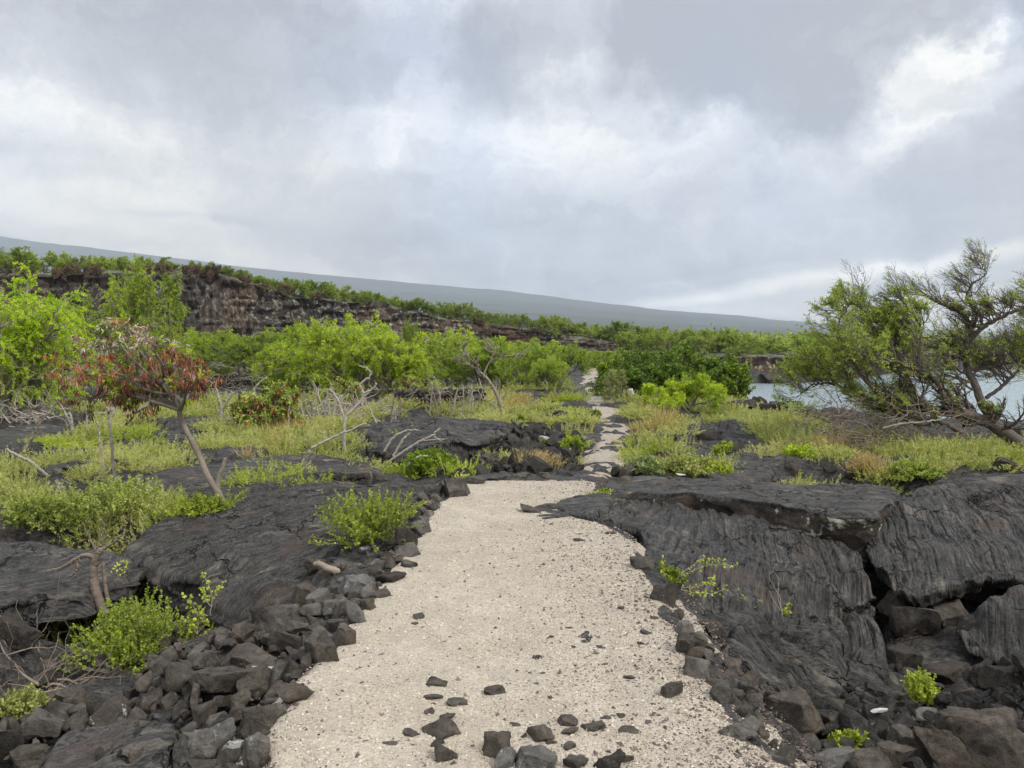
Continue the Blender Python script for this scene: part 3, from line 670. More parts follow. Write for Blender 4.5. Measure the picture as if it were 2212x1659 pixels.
def cliff_mat(name, rust, pale, scalez=.12):
    m, t, out = new_mat(name)
    g = t.new('ShaderNodeTexCoord').outputs['Object']
    st = t.new('ShaderNodeMapping', Vector=g, Scale=(1.5, 1.5, .35)).outputs[0]
    n = t.noise(st, 1.2, 7, 0.68, 0.5); b = t.noise(g, .10, 4, 0.55, 0.3); l = t.noise(g, 1.4, 6, 0.75)
    reg = t.noise(g, .07, 3, 0.5)
    c = t.ramp(n, [(0.32, (0.014, 0.012, 0.012)), (0.47, (0.045, 0.038, 0.034)), (0.62, (0.095, 0.08, 0.066))])
    c = t.mix(t.math('MULTIPLY', t.ramp(b, [(0.47, 0.0), (0.60, 0.85)]), t.ramp(n, [(0.3, 0.2), (0.55, 1.0)])), c, rust)
    c = t.mix(t.math('MULTIPLY', t.ramp(l, [(0.52, 0.0), (0.60, 0.9)]), t.ramp(reg, [(0.42, 0.0), (0.56, 1.0)])), c, pale)
    bp = t.new('ShaderNodeBump', Strength=1.0, Distance=.6, Height=n)
    p = t.new('ShaderNodeBsdfPrincipled', Base__Color=c, Roughness=0.9, Normal=bp); p.inputs['Specular IOR Level'].default_value = 0.15
    t.l.new(p.outputs[0], out.inputs[0]); return m
M['cliff'] = cliff_mat('cliff_rock', (0.15, 0.095, 0.062), (0.36, 0.345, 0.28))
M['seacliff'] = cliff_mat('sea_cliff_rock', (0.11, 0.06, 0.045), (0.45, 0.37, 0.20))
def plateau_mat():
    m, t, out = new_mat('plateau_ground')
    g = t.new('ShaderNodeTexCoord').outputs['Object']
    n = t.noise(g, .9, 6, 0.7)
    c = t.ramp(n, [(0.38, (0.03, 0.03, 0.028)), (0.5, (0.075, 0.07, 0.05)), (0.62, (0.13, 0.15, 0.055))])
    p = t.new('ShaderNodeBsdfPrincipled', Base__Color=c, Roughness=0.9); t.l.new(p.outputs[0], out.inputs[0]); return m
M['plateau'] = plateau_mat()
def cliff(name, keys, mat, zb=-1.5, over=.5, nL=700, nV=60, back=70, amp=1.0, lean=.35, band=0.0, seed=0):
    """keys: (px, depth, ytop_px) of the rim"""
    K = [pd(a, c, d) for a, d, c in keys]
    s = np.linspace(0, len(K) - 1, nL); i = np.minimum(s.astype(int), len(K) - 2); f = (s - i)[:, None]
    K = np.array([tuple(k) for k in K]); P = K[i] * (1 - f) + K[i + 1] * f
    T = unit(np.gradient(P[:, :2], axis=0)); N = np.stack([T[:, 1], -T[:, 0]], -1)   # toward the viewer
    P[:, 2] += fbm(P[:, 0] * .25, P[:, 1] * .25, oct=3, seed=seed) * .35 * amp
    rows = []
    for q in range(nV + 1):
        f = q / nV; z = zb + (P[:, 2] - zb) * f
        h = P[:, 2] - zb
        o = (1 - f) ** 1.5 * lean * h
        L = s * 3
        o = o + (fbm(P[:, 0] * .18, P[:, 1] * .18, z * .12, oct=3, seed=seed + 2) * 2.4 + fbm(P[:, 0] * .9, P[:, 1] * .9, z * .3, oct=4, seed=seed + 5, bil=True) * 1.1 + fbm(P[:, 0] * .35, P[:, 1] * .35, z * 1.4, oct=3, seed=seed + 6, bil=True) * .7) * amp * min(1, h.mean() / 5)
        if band: o = o + np.round(fbm(P[:, 0] * .1, P[:, 1] * .1, z * 1.6, oct=2, seed=seed + 8) * 3) * band
        if q == nV: o = o - .35
        rows.append(np.column_stack([P[:, :2] + N * o[:, None], z]))
    for b in [1, 2.5, 5, 9, 15, 25, 40, back]:
        z = P[:, 2] + .25 * min(b, 3) / 3 + fbm(P[:, 0] * .2 - b, P[:, 1] * .2 + b, oct=2, seed=seed + 9) * .5 * amp
        rows.append(np.column_stack([P[:, :2] - N * b, z]))
    A = np.array(rows); R = A.shape[0]
    i = np.arange(R - 1)[:, None] * nL + np.arange(nL - 1)[None, :]
    F = np.stack([i, i + 1, i + nL + 1, i + nL], -1).reshape(-1, 4)
    o = mesh_np(name, A.reshape(-1, 3), F, mat); o.data.materials.append(M['plateau'])
    mi = np.zeros(len(F), np.int32); mi[(nV) * (nL - 1):] = 1; o.data.polygons.foreach_set('material_index', mi)
    tag(o, kind='structure'); return A[nV]
RIM = [(-500, 66, 575), (-100, 72, 590), (0, 74, 592), (200, 77, 588), (400, 80, 590), (470, 81, 590), (520, 82, 610), (640, 86, 640), (720, 88, 648), (800, 90, 655), (900, 94, 672), (960, 96, 686), (1100, 102, 706),
       (1200, 106, 720), (1300, 112, 738), (1400, 118, 752), (1500, 124, 760), (1600, 130, 764), (1680, 132, 762)]
rim_edge = cliff('cliff', RIM, M['cliff'], seed=3)
SEA = [(1480, 84, 772), (1560, 80, 771), (1640, 77.5, 770), (1740, 77.5, 769), (1780, 80, 768), (1850, 88, 765), (1960, 112, 764), (2100, 122, 763), (2300, 126, 763), (2500, 130, 763), (3000, 150, 760)]
cliff('sea_cliff', SEA, M['seacliff'], zb=-2.6, back=40, lean=.04, amp=.55, band=.10, seed=9)
# ------------------------------------------------------------------ rocks
def rock_mesh(seed, sub=4, cuts=14, flat=0.75, rough=.035):
    rs = np.random.RandomState(seed)
    import bmesh
    bm = bmesh.new(); bmesh.ops.create_icosphere(bm, subdivisions=sub, radius=1.0)
    V = np.array([v.co[:] for v in bm.verts]); F = np.array([[v.index for v in f.verts] for f in bm.faces]); bm.free()
    V = V * 1.25
    for c in range(cuts):
        n = unit(rs.normal(size=3)); d = rs.uniform(.50, .88)
        if c < 2: n = unit(np.array([rs.normal() * .2, rs.normal() * .2, 1.0 if c == 0 else -1.0])); d = rs.uniform(.5, .8) * flat
        h = V @ n - d; V = V - np.outer(np.maximum(h, 0), n)
    V = V + unit(V) * (fbm(V[:, 0] * 2.2 + seed, V[:, 1] * 2.2, V[:, 2] * 2.2, oct=3, seed=seed) * rough * 3.2 + fbm(V[:, 0] * 7, V[:, 1] * 7 + seed, V[:, 2] * 7, oct=3, seed=seed + 5, bil=True) * rough * 1.1)[:, None]
    if sub >= 5: V = V + unit(V) * (fbm(V[:, 0] * 16, V[:, 1] * 16, V[:, 2] * 16, oct=3, seed=seed + 8, bil=True) * .022)[:, None]
    mx = np.abs(V).max(0); V = V / mx            # unit half-extents
    return V, F
RPROTO = {}
def rock_data(kind, matname, sub=4):
    key = (kind, matname, sub)
    if key not in RPROTO:
        V, F = rock_mesh(100 + kind * 7, sub, cuts=12 + kind % 6, flat=.6 + .08 * (kind % 5), rough=.03 + .01 * (kind % 4))
        o = mesh_np('rock', V, F, M[matname], smooth=True); me = o.data; bpy.data.objects.remove(o); RPROTO[key] = me
    return RPROTO[key]
RN = [0]; PLACED = []
def rock_at(p, w, dpt, h, rz, matname, label, group=None, kind=None, tilt=0.0, name='rock', cat='rock', sink=.25, sub=4):
    RN[0] += 1; kind = RN[0] % 14 if kind is None else kind
    o = bpy.data.objects.new(name, rock_data(kind, matname, sub)); C.objects.link(o)
    o.scale = (w / 2, dpt / 2, h / 2); o.rotation_euler = (tilt * sin(RN[0] * 2.1), tilt * cos(RN[0] * 1.7), rz)
    o.location = (p[0], p[1], p[2] + h * (.5 - sink)); PLACED.append((p[0], p[1], max(w, dpt) / 2))
    return tag(o, label, cat, group)
def rock_px(x0, x1, y0, y1, matname, label, group=None, hs=.8, dp=.85, tilt=.12, z=None, kind=None, rz=None, **kw):
    """a rock measured by its outline in the photo; it stands on the land at its lower edge"""
    cx = (x0 + x1) / 2
    p = gp(cx, y1) if z is None else pt(cx, y1, z)
    d = p.y; w = (x1 - x0) * d / FPX; h = (y1 - y0) * d / FPX * hs
    p = p + Vector((0, w * dp * .35, 0))
    if z is None: p.z = float(Hs(np.array([p.x]), np.array([p.y]))[0])
    R = random.Random(int(x0 * 7 + y1))
    return rock_at(p, w * 1.12, w * dp, h * 1.45, R.uniform(-.35, .35) if rz is None else rz, matname, label, group, kind, tilt, sink=.28, **{'sub': 5 if x1 - x0 > 90 and y1 > 1200 else 4, **kw})
LB = 'stones piled along the left side of the path'; RB = 'stones along the right side of the path'; IP = 'stones set in the coral path'
for a in [
 (634, 735, 1352, 1438, 'rock', 'biggest angular grey-brown stone on the left edge of the path'),
 (584, 669, 1472, 1523, 'rock_brown', 'blocky brown stone with a flat front, left edge of the path'),
 (514, 612, 1520, 1596, 'rock_brown', 'bulky warm brown stone right of the lichened boulder, at the path edge'),
 (562, 620, 1528, 1566, 'rock', 'small dark stone wedged behind the bulky brown one'),
 (520, 582, 1588, 1655, 'rock_grey', 'upright grey-green stone at the bottom end of the left path edge'),
 (478, 524, 1580, 1650, 'rock_lichen', 'narrow pale-streaked stone left of the upright grey-green one'),
 (356, 500, 1572, 1668, 'rock_grey', 'smooth wide grey boulder at the bottom edge, left of the path'),
 (247, 330, 1622, 1672, 'rock_brown', 'low reddish stone at the bottom edge beside the smooth grey boulder'),
 (182, 278, 1508, 1582, 'rock_lichen', 'angular boulder frosted with white lichen among the left stones'),
 (54, 138, 1528, 1594, 'rock_grey', 'pointed grey boulder left of the white-frosted one'),
 (18, 106, 1598, 1668, 'rock', 'rounded dark boulder in the bottom left corner'),
 (-40, 30, 1560, 1640, 'rock_dark', 'black boulder cut off by the left frame edge near the corner'),
 (507, 586, 1444, 1508, 'rock_brown', 'dark brown wedge-shaped stone above the blocky flat-fronted one'),
 (398, 540, 1452, 1512, 'rock_brown', 'wide brown slab stone sloping down from the path stones'),
 (464, 598, 1412, 1458, 'rock_brown', 'long flat brown slab stone just below the large boulders'),
 (540, 598, 1438, 1466, 'rock_lichen', 'small whitish stone resting on the long brown slab'),
 (532, 656, 1292, 1372, 'rock', 'large faceted dark boulder under the front of the lava mound'),
 (661, 714, 1266, 1306, 'rock_grey', 'smooth light grey stone beneath the driftwood log'),
 (628, 683, 1262, 1316, 'rock', 'dark stone tucked against the lava mound left of the driftwood'),
 (655, 698, 1198, 1238, 'rock', 'rounded dark stone above the driftwood log'),
 (690, 735, 1220, 1250, 'rock_brown', 'brown stone the driftwood log leans on'),
 (336, 390, 1262, 1342, 'rock_spot', 'white-spotted stone in the hollow behind the leafy bush'),
 (70, 158, 1325, 1380, 'rock_dark', 'smooth black stone inside the left hollow'),
 (-30, 80, 1320, 1412, 'rock_dark', 'big black boulder at the left edge of the hollow'),
 (344, 436, 1215, 1292, 'rock_dark', 'jagged black spike of rock at the lip of the hollow'),
 (578, 644, 1360, 1408, 'rock', 'squarish stone between the faceted boulder and the big path-edge stone'),
 (696, 754, 1294, 1338, 'rock_grey', 'grey stone with a white crack, beside the path below the driftwood'),
 (700, 752, 1333, 1366, 'rock_brown', 'flat brown stone leaning on the path edge'),
 (716, 768, 1333, 1400, 'rock', 'blocky stone with square corners at the path edge'),
 (742, 790, 1292, 1350, 'rock_grey', 'large roundish grey stone at the path edge near the reddish one'),
 (776, 814, 1286, 1324, 'rock_brown', 'reddish brown stone touching the gravel on the left'),
 (800, 845, 1272, 1298, 'rock', 'small rounded stone sunk in the gravel at the left edge'),
 (727, 818, 1246, 1292, 'rock_grey', 'broad speckled grey stone behind the reddish brown one'),
 (806, 872, 1226, 1264, 'rock_dark', 'black split stone at the left path edge'),
 (778, 836, 1212, 1252, 'rock', 'brownish block behind the black split stone'),
 (814, 858, 1196, 1232, 'rock', 'dark stone below the yellow-green shrub'),
 (852, 907, 1168, 1207, 'rock_grey', 'tan-faced stone at the path edge below the shrub'),
 (853, 909, 1130, 1184, 'rock_dark', 'dark rounded stone right under the yellow-green shrub'),
 (888, 934, 1104, 1154, 'rock_grey', 'egg-shaped grey stone right of the yellow-green shrub'),
 (863, 927, 1080, 1114, 'rock_brown', 'brown stone behind the egg-shaped one'),
 (958, 1015, 1026, 1076, 'rock', 'tall angular stone at the far left corner of the path'),
 (912, 962, 1046, 1076, 'rock', 'low stone left of the tall angular one at the far end'),
 (862, 902, 1206, 1232, 'rock', 'triangular stone lying on the gravel at the left edge'),
 (1120, 1175, 1092, 1110, 'rock', 'thin flat stone at the tip of the lava tongue in the path'),
 (1043, 1116, 1570, 1648, 'rock', 'largest rounded dark stone in the middle of the path at the bottom'),
 (1064, 1124, 1622, 1672, 'rock_grey', 'stone half buried in front of the largest one in the path'),
 (1108, 1210, 1632, 1680, 'rock_grey', 'wide flat grey stone at the bottom frame edge in the path'),
 (1215, 1270, 1626, 1670, 'rock', 'dark stone at the bottom frame edge, right of the wide flat one'),
 (1286, 1360, 1636, 1680, 'rock_dark', 'long black stone at the bottom frame edge on the right of the path'),
 (1137, 1205, 1574, 1610, 'rock_brown', 'reddish flat stone right of the largest one in the path'),
 (909, 996, 1560, 1600, 'rock', 'long dark stone lying flat in the lower left of the path'),
 (938, 996, 1614, 1656, 'rock', 'pointed dark stone near the bottom edge of the path'),
 (1046, 1099, 1482, 1508, 'rock', 'lone flat diamond-shaped stone in the middle of the path'),
 (1431, 1478, 1470, 1514, 'rock', 'dark cube-like stone standing on the right part of the path'),
 (1364, 1418, 1204, 1234, 'rock_brown', 'brown block between gravel and ridged slab'),
 (1410, 1474, 1246, 1312, 'rock', 'pointed shark-fin stone on the right path edge'),
 (1459, 1524, 1358, 1420, 'rock', 'rounded boulder with a crown of small cracks on the right path edge'),
 (1520, 1572, 1344, 1392, 'rock_brown', 'brown stone behind the rounded right-edge boulder'),
 (1482, 1546, 1412, 1466, 'rock_grey', 'pale dusty stone on the right path edge'),
 (1605, 1654, 1448, 1486, 'rock_brown', 'brown stone leaning above the dark gap right of the path'),
 (1598, 1646, 1468, 1522, 'rock', 'dark square stone below the leaning brown one'),
 (1648, 1690, 1480, 1530, 'rock', 'narrow upright stone beside the folded lava lobe'),
 (1567, 1664, 1566, 1608, 'rock_grey', 'long low grey stone at the right gravel edge'),
 (1660, 1815, 1492, 1602, 'rock_brown', 'very large brown boulder right of the path near the bottom'),
 (1722, 1786, 1584, 1642, 'rock', 'rounded stone in front of the very large brown boulder'),
 (1784, 1844, 1540, 1590, 'rock', 'layered dark stone right of the very large brown boulder'),
 (1820, 1872, 1532, 1580, 'rock_dark', 'black glossy stone above the bright creeping plant'),
 (1762, 1860, 1620, 1676, 'rock_grey', 'grey stone at the bottom edge beneath the brown boulder'),
 (1849, 1940, 1628, 1680, 'rock', 'dark stone at the bottom edge under the creeping plant'),
 (1894, 1980, 1594, 1660, 'rock_brown', 'brown stone right of the bright creeping plant'),
 (1934, 2040, 1552, 1668, 'rock', 'tall slanted dark slab stone near the bottom right'),
 (1990, 2106, 1545, 1680, 'rock_brown', 'steep brown slab stone leaning beside the huge corner boulder'),
 (2060, 2300, 1505, 1690, 'rock_brown', 'huge reddish brown boulder filling the bottom right corner'),
 (1975, 2052, 1530, 1578, 'rock_grey', 'light grey stone behind the slanted slabs at bottom right'),
 (1925, 2006, 1405, 1450, 'rock_dark', 'wedge of black rock under the swirled folds in the right pit'),
 (1994, 2108, 1425, 1484, 'rock_dark', 'broad black slab stone on the floor of the right pit'),
 (2105, 2160, 1425, 1480, 'rock_dark', 'black stone between the broad slab and the right edge pair'),
 (2143, 2230, 1425, 1482, 'rock_dark', 'long black stone at the right frame edge of the pit'),
 (1905, 1975, 1262, 1335, 'rock_brown', 'brown rock wedged high in the left end of the right hollow'),
 (2090, 2175, 1258, 1325, 'rock_brown', 'brown rock wedged under the middle of the tilted right slab'),
 (1985, 2062, 1262, 1318, 'rock', 'dark rock wedged under the left part of the tilted right slab'),
 (1944, 2038, 1300, 1372, 'rock', 'split grey boulder in the mouth of the right hollow'),
 (2030, 2106, 1292, 1350, 'rock', 'angular boulder resting at the back of the right hollow'),
 (2083, 2165, 1325, 1398, 'rock_spot', 'black boulder dotted with white lichen under the broken slab'),
 (1868, 1918, 1468, 1518, 'rock_dark', 'black stone at the foot of the folded lobe'),
 (1405, 1467, 930, 956, 'rock', 'dark boulder in the grass right of the trail'),
 (1495, 1582, 925, 956, 'rock_dark', 'largest dark boulder in the grass beyond the ledge'),
 (1562, 1610, 948, 984, 'rock_dark', 'leaning angular rock slab with a green creeper beside it'),
 (1486, 1535, 956, 982, 'rock', 'rough grey boulder below the largest one beyond the ledge'),
 (1358, 1392, 1000, 1026, 'rock', 'right-hand stone of the group at the head of the trail'),
 (1340, 1375, 998, 1030, 'rock', 'middle stone of the group at the head of the trail'),
 (1322, 1345, 1003, 1026, 'rock_dark', 'left-hand dark stone of the group at the head of the trail'),
 (1328, 1372, 1022, 1062, 'rock', 'squared stone standing where the ledge meets the path'),
 (1448, 1468, 874, 892, 'rock_dark', 'black stone beside the feathery sapling'),
 (1234, 1262, 884, 908, 'rock_dark', 'left of two black stones at the bend of the trail'),
 (1258, 1286, 890, 912, 'rock_dark', 'right of two black stones at the bend of the trail'),
 (1650, 1700, 850, 872, 'rock_dark', 'tallest black rock at the water edge beside the bay'),
 ]: rock_px(*a)
# rows and heaps of smaller stones
def scatter(poly, n, wr, mats, label, group, rng, hs=(.55, .9), z=None, gap=.72, tilt=.3, sub=3, sink=.25):
    P = [gp(*q)[:2] for q in poly] if z is None else [pt(*q, z)[:2] for q in poly]
    P = [tuple(q) for q in P]; xs = [q[0] for q in P]; ys = [q[1] for q in P]; k = tries = 0
    while k < n and tries < n * 60:
        tries += 1; x = rng.uniform(min(xs), max(xs)); y = rng.uniform(min(ys), max(ys))
        if not in_poly(np.array([x]), np.array([y]), P)[0]: continue
        w = rng.uniform(*wr) * (0.75 + .5 * rng.random())
        if any((x - a) ** 2 + (y - b) ** 2 < (gap * (w / 2 + r)) ** 2 for a, b, r in PLACED): continue
        zz = float(Hs(np.array([x]), np.array([y]))[0])
        rock_at((x, y, zz), w, w * rng.uniform(.7, 1), w * rng.uniform(*hs), rng.uniform(0, 6.28), rng.choice(mats), label, group, None, tilt, sub=sub, sink=sink); k += 1
RR = random.Random(5)
scatter([(560, 1660), (640, 1510), (715, 1400), (765, 1335), (835, 1248), (890, 1178), (940, 1098), (915, 1075), (850, 1130), (760, 1210), (690, 1300), (640, 1370), (560, 1470), (480, 1560), (440, 1659)], 70, (.06, .15), ['rock', 'rock_brown', 'rock_grey', 'rock'],
        'smaller stone packed between the big ones on the left path edge', LB, RR, gap=.55)
scatter([(0, 1659), (0, 1560), (150, 1500), (300, 1480), (420, 1500), (520, 1540), (480, 1659)], 30, (.08, .22), ['rock', 'rock_brown', 'rock', 'rock_dark'],
        'dark stone in the rubble at the bottom left below the leafy bush', 'rubble stones at the bottom left', RR, gap=.6)
scatter([(1440, 1320), (1500, 1340), (1590, 1430), (1660, 1500), (1660, 1600), (1760, 1659), (1700, 1659), (1590, 1560), (1520, 1470), (1450, 1370)], 34, (.07, .15), ['rock', 'rock_brown', 'rock_grey'],
        'small stone in the loose row along the right edge of the gravel', RB, RR, gap=.6)
scatter([(1780, 1540), (1860, 1480), (1960, 1440), (2212, 1440), (2212, 1520), (2000, 1540), (1900, 1600), (1800, 1640)], 44, (.08, .20), ['rock_dark', 'rock_dark', 'rock'],
        'black broken stone on the floor of the right-hand pit', 'broken stones in the right-hand pit', RR, gap=.55)
# stones poking out of the path itself
for a in [(921, 976, 1468, 1488), (965, 1020, 1505, 1531), (915, 955, 1500, 1516), (917, 941, 1526, 1550), (946, 984, 1541, 1560), (862, 910, 1575, 1600), (824, 866, 1600, 1618), (766, 815, 1622, 1634), (930, 962, 1592, 1620),
          (1205, 1252, 1548, 1573), (1209, 1252, 1567, 1592), (1250, 1312, 1563, 1586), (1284, 1318, 1562, 1580), (1327, 1389, 1574, 1592), (1180, 1208, 1594, 1612), (1217, 1250, 1592, 1623), (1338, 1370, 1626, 1652), (892, 918, 1322, 1340),
          (885, 905, 1343, 1352), (1381, 1410, 1358, 1375), (1403, 1428, 1328, 1341), (1335, 1353, 1304, 1321), (1184, 1198, 1128, 1139), (1238, 1266, 1162, 1174), (1306, 1332, 1143, 1157), (1120, 1142, 1586, 1600), (1330, 1360, 1540, 1556),
          (1295, 1330, 1548, 1562), (1378, 1400, 1385, 1396), (1300, 1318, 1430, 1440), (1350, 1372, 1458, 1470), (1060, 1070, 1258, 1264), (870, 884, 1466, 1474), (960, 985, 1576, 1590), (1100, 1130, 1560, 1572), (815, 832, 1560, 1572), (1150, 1170, 1620, 1632), (1012, 1030, 1540, 1548)]:
    rock_px(*a, 'rock' if (a[0] % 3) else 'rock_brown', 'small dark stone poking out of the pale gravel path', IP, hs=.7, z=-.004)
# boulders and shore rocks farther out
for a in [(1235, 1262, 905, 925), (1150, 1178, 918, 940), (1180, 1215, 925, 950), (1120, 1150, 940, 965), (1085, 1125, 955, 985), (1040, 1085, 965, 1000), (990, 1045, 985, 1020), (1010, 1040, 945, 968), (1215, 1250, 935, 958), (1155, 1200, 950, 975), (1060, 1100, 935, 960), (1205, 1240, 960, 985), (950, 990, 965, 990), (1120, 1165, 980, 1005)]:
    rock_px(*a, 'rock_dark' if a[0] % 2 else 'rock', 'dark broken block in the rubble between trail and hollow', 'broken blocks left of the trail')
for a in [(1163, 1192, 934, 958), (1205, 1250, 942, 964), (1178, 1205, 922, 942)]:
    rock_px(*a, 'rock_lichen', 'block patched with white lichen beside the trail', 'white-lichened blocks by the trail')
for a in [(1600, 1640, 862, 880), (1630, 1665, 858, 876), (1662, 1700, 862, 884), (1690, 1735, 868, 890), (1580, 1612, 866, 882), (1640, 1680, 870, 888), (1720, 1760, 878, 896), (2150, 2190, 915, 935), (2180, 2230, 918, 945), (2080, 2130, 905, 922)]:
    rock_px(*a, 'rock_dark', 'black lava rock on the shore of the bay', 'black rocks along the bay shore', hs=1.0)
for a in [(1000, 1050, 1028, 1048), (1050, 1095, 1022, 1040), (1100, 1150, 1020, 1038), (1160, 1200, 1018, 1036), (1205, 1240, 1014, 1034), (1195, 1225, 1000, 1018), (975, 1010, 1010, 1034), (1240, 1262, 1000, 1016)]:
    rock_px(*a, 'rock_dark' if a[0] % 2 else 'rock', 'low dark stone in the row across the far end of the gravel path', 'stones across the far end of the path')
for a in [(2000, 2040, 1010, 1040), (1830, 1870, 1015, 1042), (2160, 2212, 985, 1015), (1780, 1815, 1010, 1036), (1700, 1740, 1005, 1030), (2190, 2240, 1035, 1060), (230, 275, 990, 1012), (130, 180, 1000, 1025)]:
    rock_px(*a, 'rock_dark', 'dark stone half hidden in the green ground plants', 'stones among the ground plants')
p = gp(1364, 866)
o = rock_at(p, .26, .2, .46, .3, 'rock_lichen', 'white upright stone at the edge of the round-leaved bushes', kind=3, sink=.05, cat='stone', tilt=.25)
m, t, out = new_mat('white_stone'); pr = t.new('ShaderNodeBsdfPrincipled', Base__Color=t.mix(t.noise(t.new('ShaderNodeTexCoord').outputs['Object'], 5, 5), (0.28, .26, .24), (.58, .56, .53)), Roughness=.9); t.l.new(pr.outputs[0], out.inputs[0])
M['white'] = m; me = o.data.copy(); me.materials.clear(); me.materials.append(m); o.data = me
q = pt(1470, 1027, .1)
o = rock_at(q, .14, .11, .03, 0, 'rock_grey', 'flat white stone lying on top of the lava ledge', kind=2, sink=.1, cat='stone', tilt=0); me = o.data.copy(); me.materials.clear(); me.materials.append(M['white']); o.data = me
q = gp(1900, 1582); q.z += .12
o = rock_at(q, .12, .03, .02, .2, 'rock_grey', 'white piece of coral on the stones at bottom right', kind=5, sink=.1, cat='coral', name='coral_piece'); me = o.data.copy(); me.materials.clear(); me.materials.append(M['white']); o.data = me

# a tongue of lava pushing into the path, and the sill across its far end
slab('lava_shelf', 'low dark lava tongue reaching from the right into the gravel path', [(1130, 1106, .0), (1180, 1088, .03), (1240, 1070, .05), (1310, 1062, .05), (1320, 1085, .05), (1290, 1105, .05), (1230, 1114, .03), (1170, 1122, .01)],
     [], .12, lin(1, .1, .3, 14), M['ledge'], amp=(.03, .012), er=.06, seed=41, nu=400, nr=100, jag=.05, under=.0)
slab('lava_shelf', 'thin dark lava sill across the far end of the gravel path', [(960, 1048, -.02), (1000, 1030, .03), (1100, 1024, .03), (1200, 1024, .03), (1300, 1028, .03), (1310, 1036, .02), (1200, 1037, .02), (1080, 1036, .02)],
     [], .12, lin(1, .05, .3, 15), M['ledge'], amp=(.02, .008), er=.05, seed=43, nu=400, nr=70, under=.0)

# loose gravel: pale coral bits and lava chips
def pebbles(name, n, region, smin, smax, mats, seed, right=False):
    rng = np.random.RandomState(seed)
    y = 2.6 + (9.8 - 2.6) * rng.random(n * 6) ** 1.9; x = rng.uniform(-1.7, 2.1, n * 6)
    d = sdist(x, y, PATH)
    k = region(x, y, d, rng); x, y = x[k][:n], y[k][:n]; d = d[k][:n]; n = len(x)
    s = rng.uniform(smin, smax, n) * (0.6 + rng.random(n) ** 3 * 1.4)
    T = np.array([[1, 0, 0], [0, 1, 0], [-1, 0, 0], [0, -1, 0], [0, 0, 1]], float)
    ang = rng.random(n) * 6.28; ca, sa = np.cos(ang), np.sin(ang)
    S = np.stack([s * rng.uniform(.7, 1.5, n), s * rng.uniform(.5, 1.0, n), s * rng.uniform(.4, .9, n)], -1)
    B = T[None] * S[:, None, :] + rng.normal(size=(n, 5, 3)) * s[:, None, None] * .22
    V = np.stack([B[..., 0] * ca[:, None] - B[..., 1] * sa[:, None], B[..., 0] * sa[:, None] + B[..., 1] * ca[:, None], B[..., 2]], -1)
    z0, _ = zpath(x, y); z0 = np.maximum(z0, np.where(d < 0, Hs(x, y) - .0, -9))
    V += np.stack([x, y, z0 + s * .05], -1)[:, None, :]
    b = np.arange(n)[:, None] * 5
    F = np.concatenate([b + np.array([i, (i + 1) % 4, 4]) for i in range(4)])
    return mesh_np(name, V.reshape(-1, 3), F, mats, smooth=False, tint=np.tile(rng.random(n), 4))
def peb_mat(name, stops):
    m, t, out = new_mat(name); at = t.new('ShaderNodeAttribute', _attribute_name='t')
    p = t.new('ShaderNodeBsdfPrincipled', Base__Color=t.ramp(at.outputs['Fac'], stops), Roughness=.85); t.l.new(p.outputs[0], out.inputs[0]); return m
inp = lambda x, y, d, rng: d > -np.abs(rng.normal(size=len(d))) * .14
g1 = pebbles('coral_pebbles', 42000, inp, .0025, .006, peb_mat('coral_bits', [(0, (0.30, 0.24, 0.18)), (0.5, (0.43, 0.37, 0.285)), (1, (0.60, 0.54, 0.45))]), 1)
tag(g1, 'loose pale coral bits scattered over the path', 'gravel', kind='stuff')
chips = lambda x, y, d, rng: (d > -.35) & (rng.random(len(x)) < np.clip(.02 + .5 * (x + .1) + .9 * np.exp(-np.clip(d, 0, 9) / .09) + fbm(x * 2, y * 2, seed=3) * .4, .05, 1))
g2 = pebbles('lava_chips', 22000, chips, .0025, .009, peb_mat('lava_chip', [(0, (0.05, 0.042, 0.038)), (0.6, (0.12, 0.09, 0.075)), (1, (0.20, 0.15, 0.12))]), 2)
tag(g2, 'small dark lava chips strewn over the path, thicker on the right', 'gravel', kind='stuff')
# fine rubble of the two hollows: too many to count
def rubble(name, poly, n, smin, smax, mat, seed, label):
    rng = np.random.RandomState(seed); P = [tuple(gp(*q)[:2]) for q in poly]; A = np.array(P)
    x = rng.uniform(A[:, 0].min(), A[:, 0].max(), n * 4); y = rng.uniform(A[:, 1].min(), A[:, 1].max(), n * 4)
    k = in_poly(x, y, P) & (sdist(x, y, PATH) < -.02); x, y = x[k][:n], y[k][:n]; n = len(x); z = Hs(x, y)
    Vs, Fs = [], []; protos = [rock_mesh(500 + q, 2, 9, .7, .05) for q in range(6)]; off = 0
    for i in range(n):
        V, F = protos[rng.randint(6)]; s = rng.uniform(smin, smax) * (.5 + rng.random() ** 2 * 1.6); a, b, c = rng.uniform(0, 6.28, 3)
        R = np.array(Matrix.Rotation(a, 3, 'X') @ Matrix.Rotation(b, 3, 'Y') @ Matrix.Rotation(c, 3, 'Z'))
        Vs.append((V * np.array([s, s * rng.uniform(.5, 1), s * rng.uniform(.35, .8)])) @ R.T + np.array([x[i], y[i], z[i] + s * .25])); Fs.append(F + off); off += len(V)
    tag(mesh_np(name, np.concatenate(Vs), np.concatenate(Fs), mat, smooth=False), label, 'rubble', kind='stuff')
rubble('rubble', [(1680, 1540), (1850, 1470), (1950, 1430), (2240, 1420), (2240, 1660), (1780, 1680)], 1100, .02, .06, M['rock_dark'], 3, 'fine black lava rubble filling the pit right of the path')
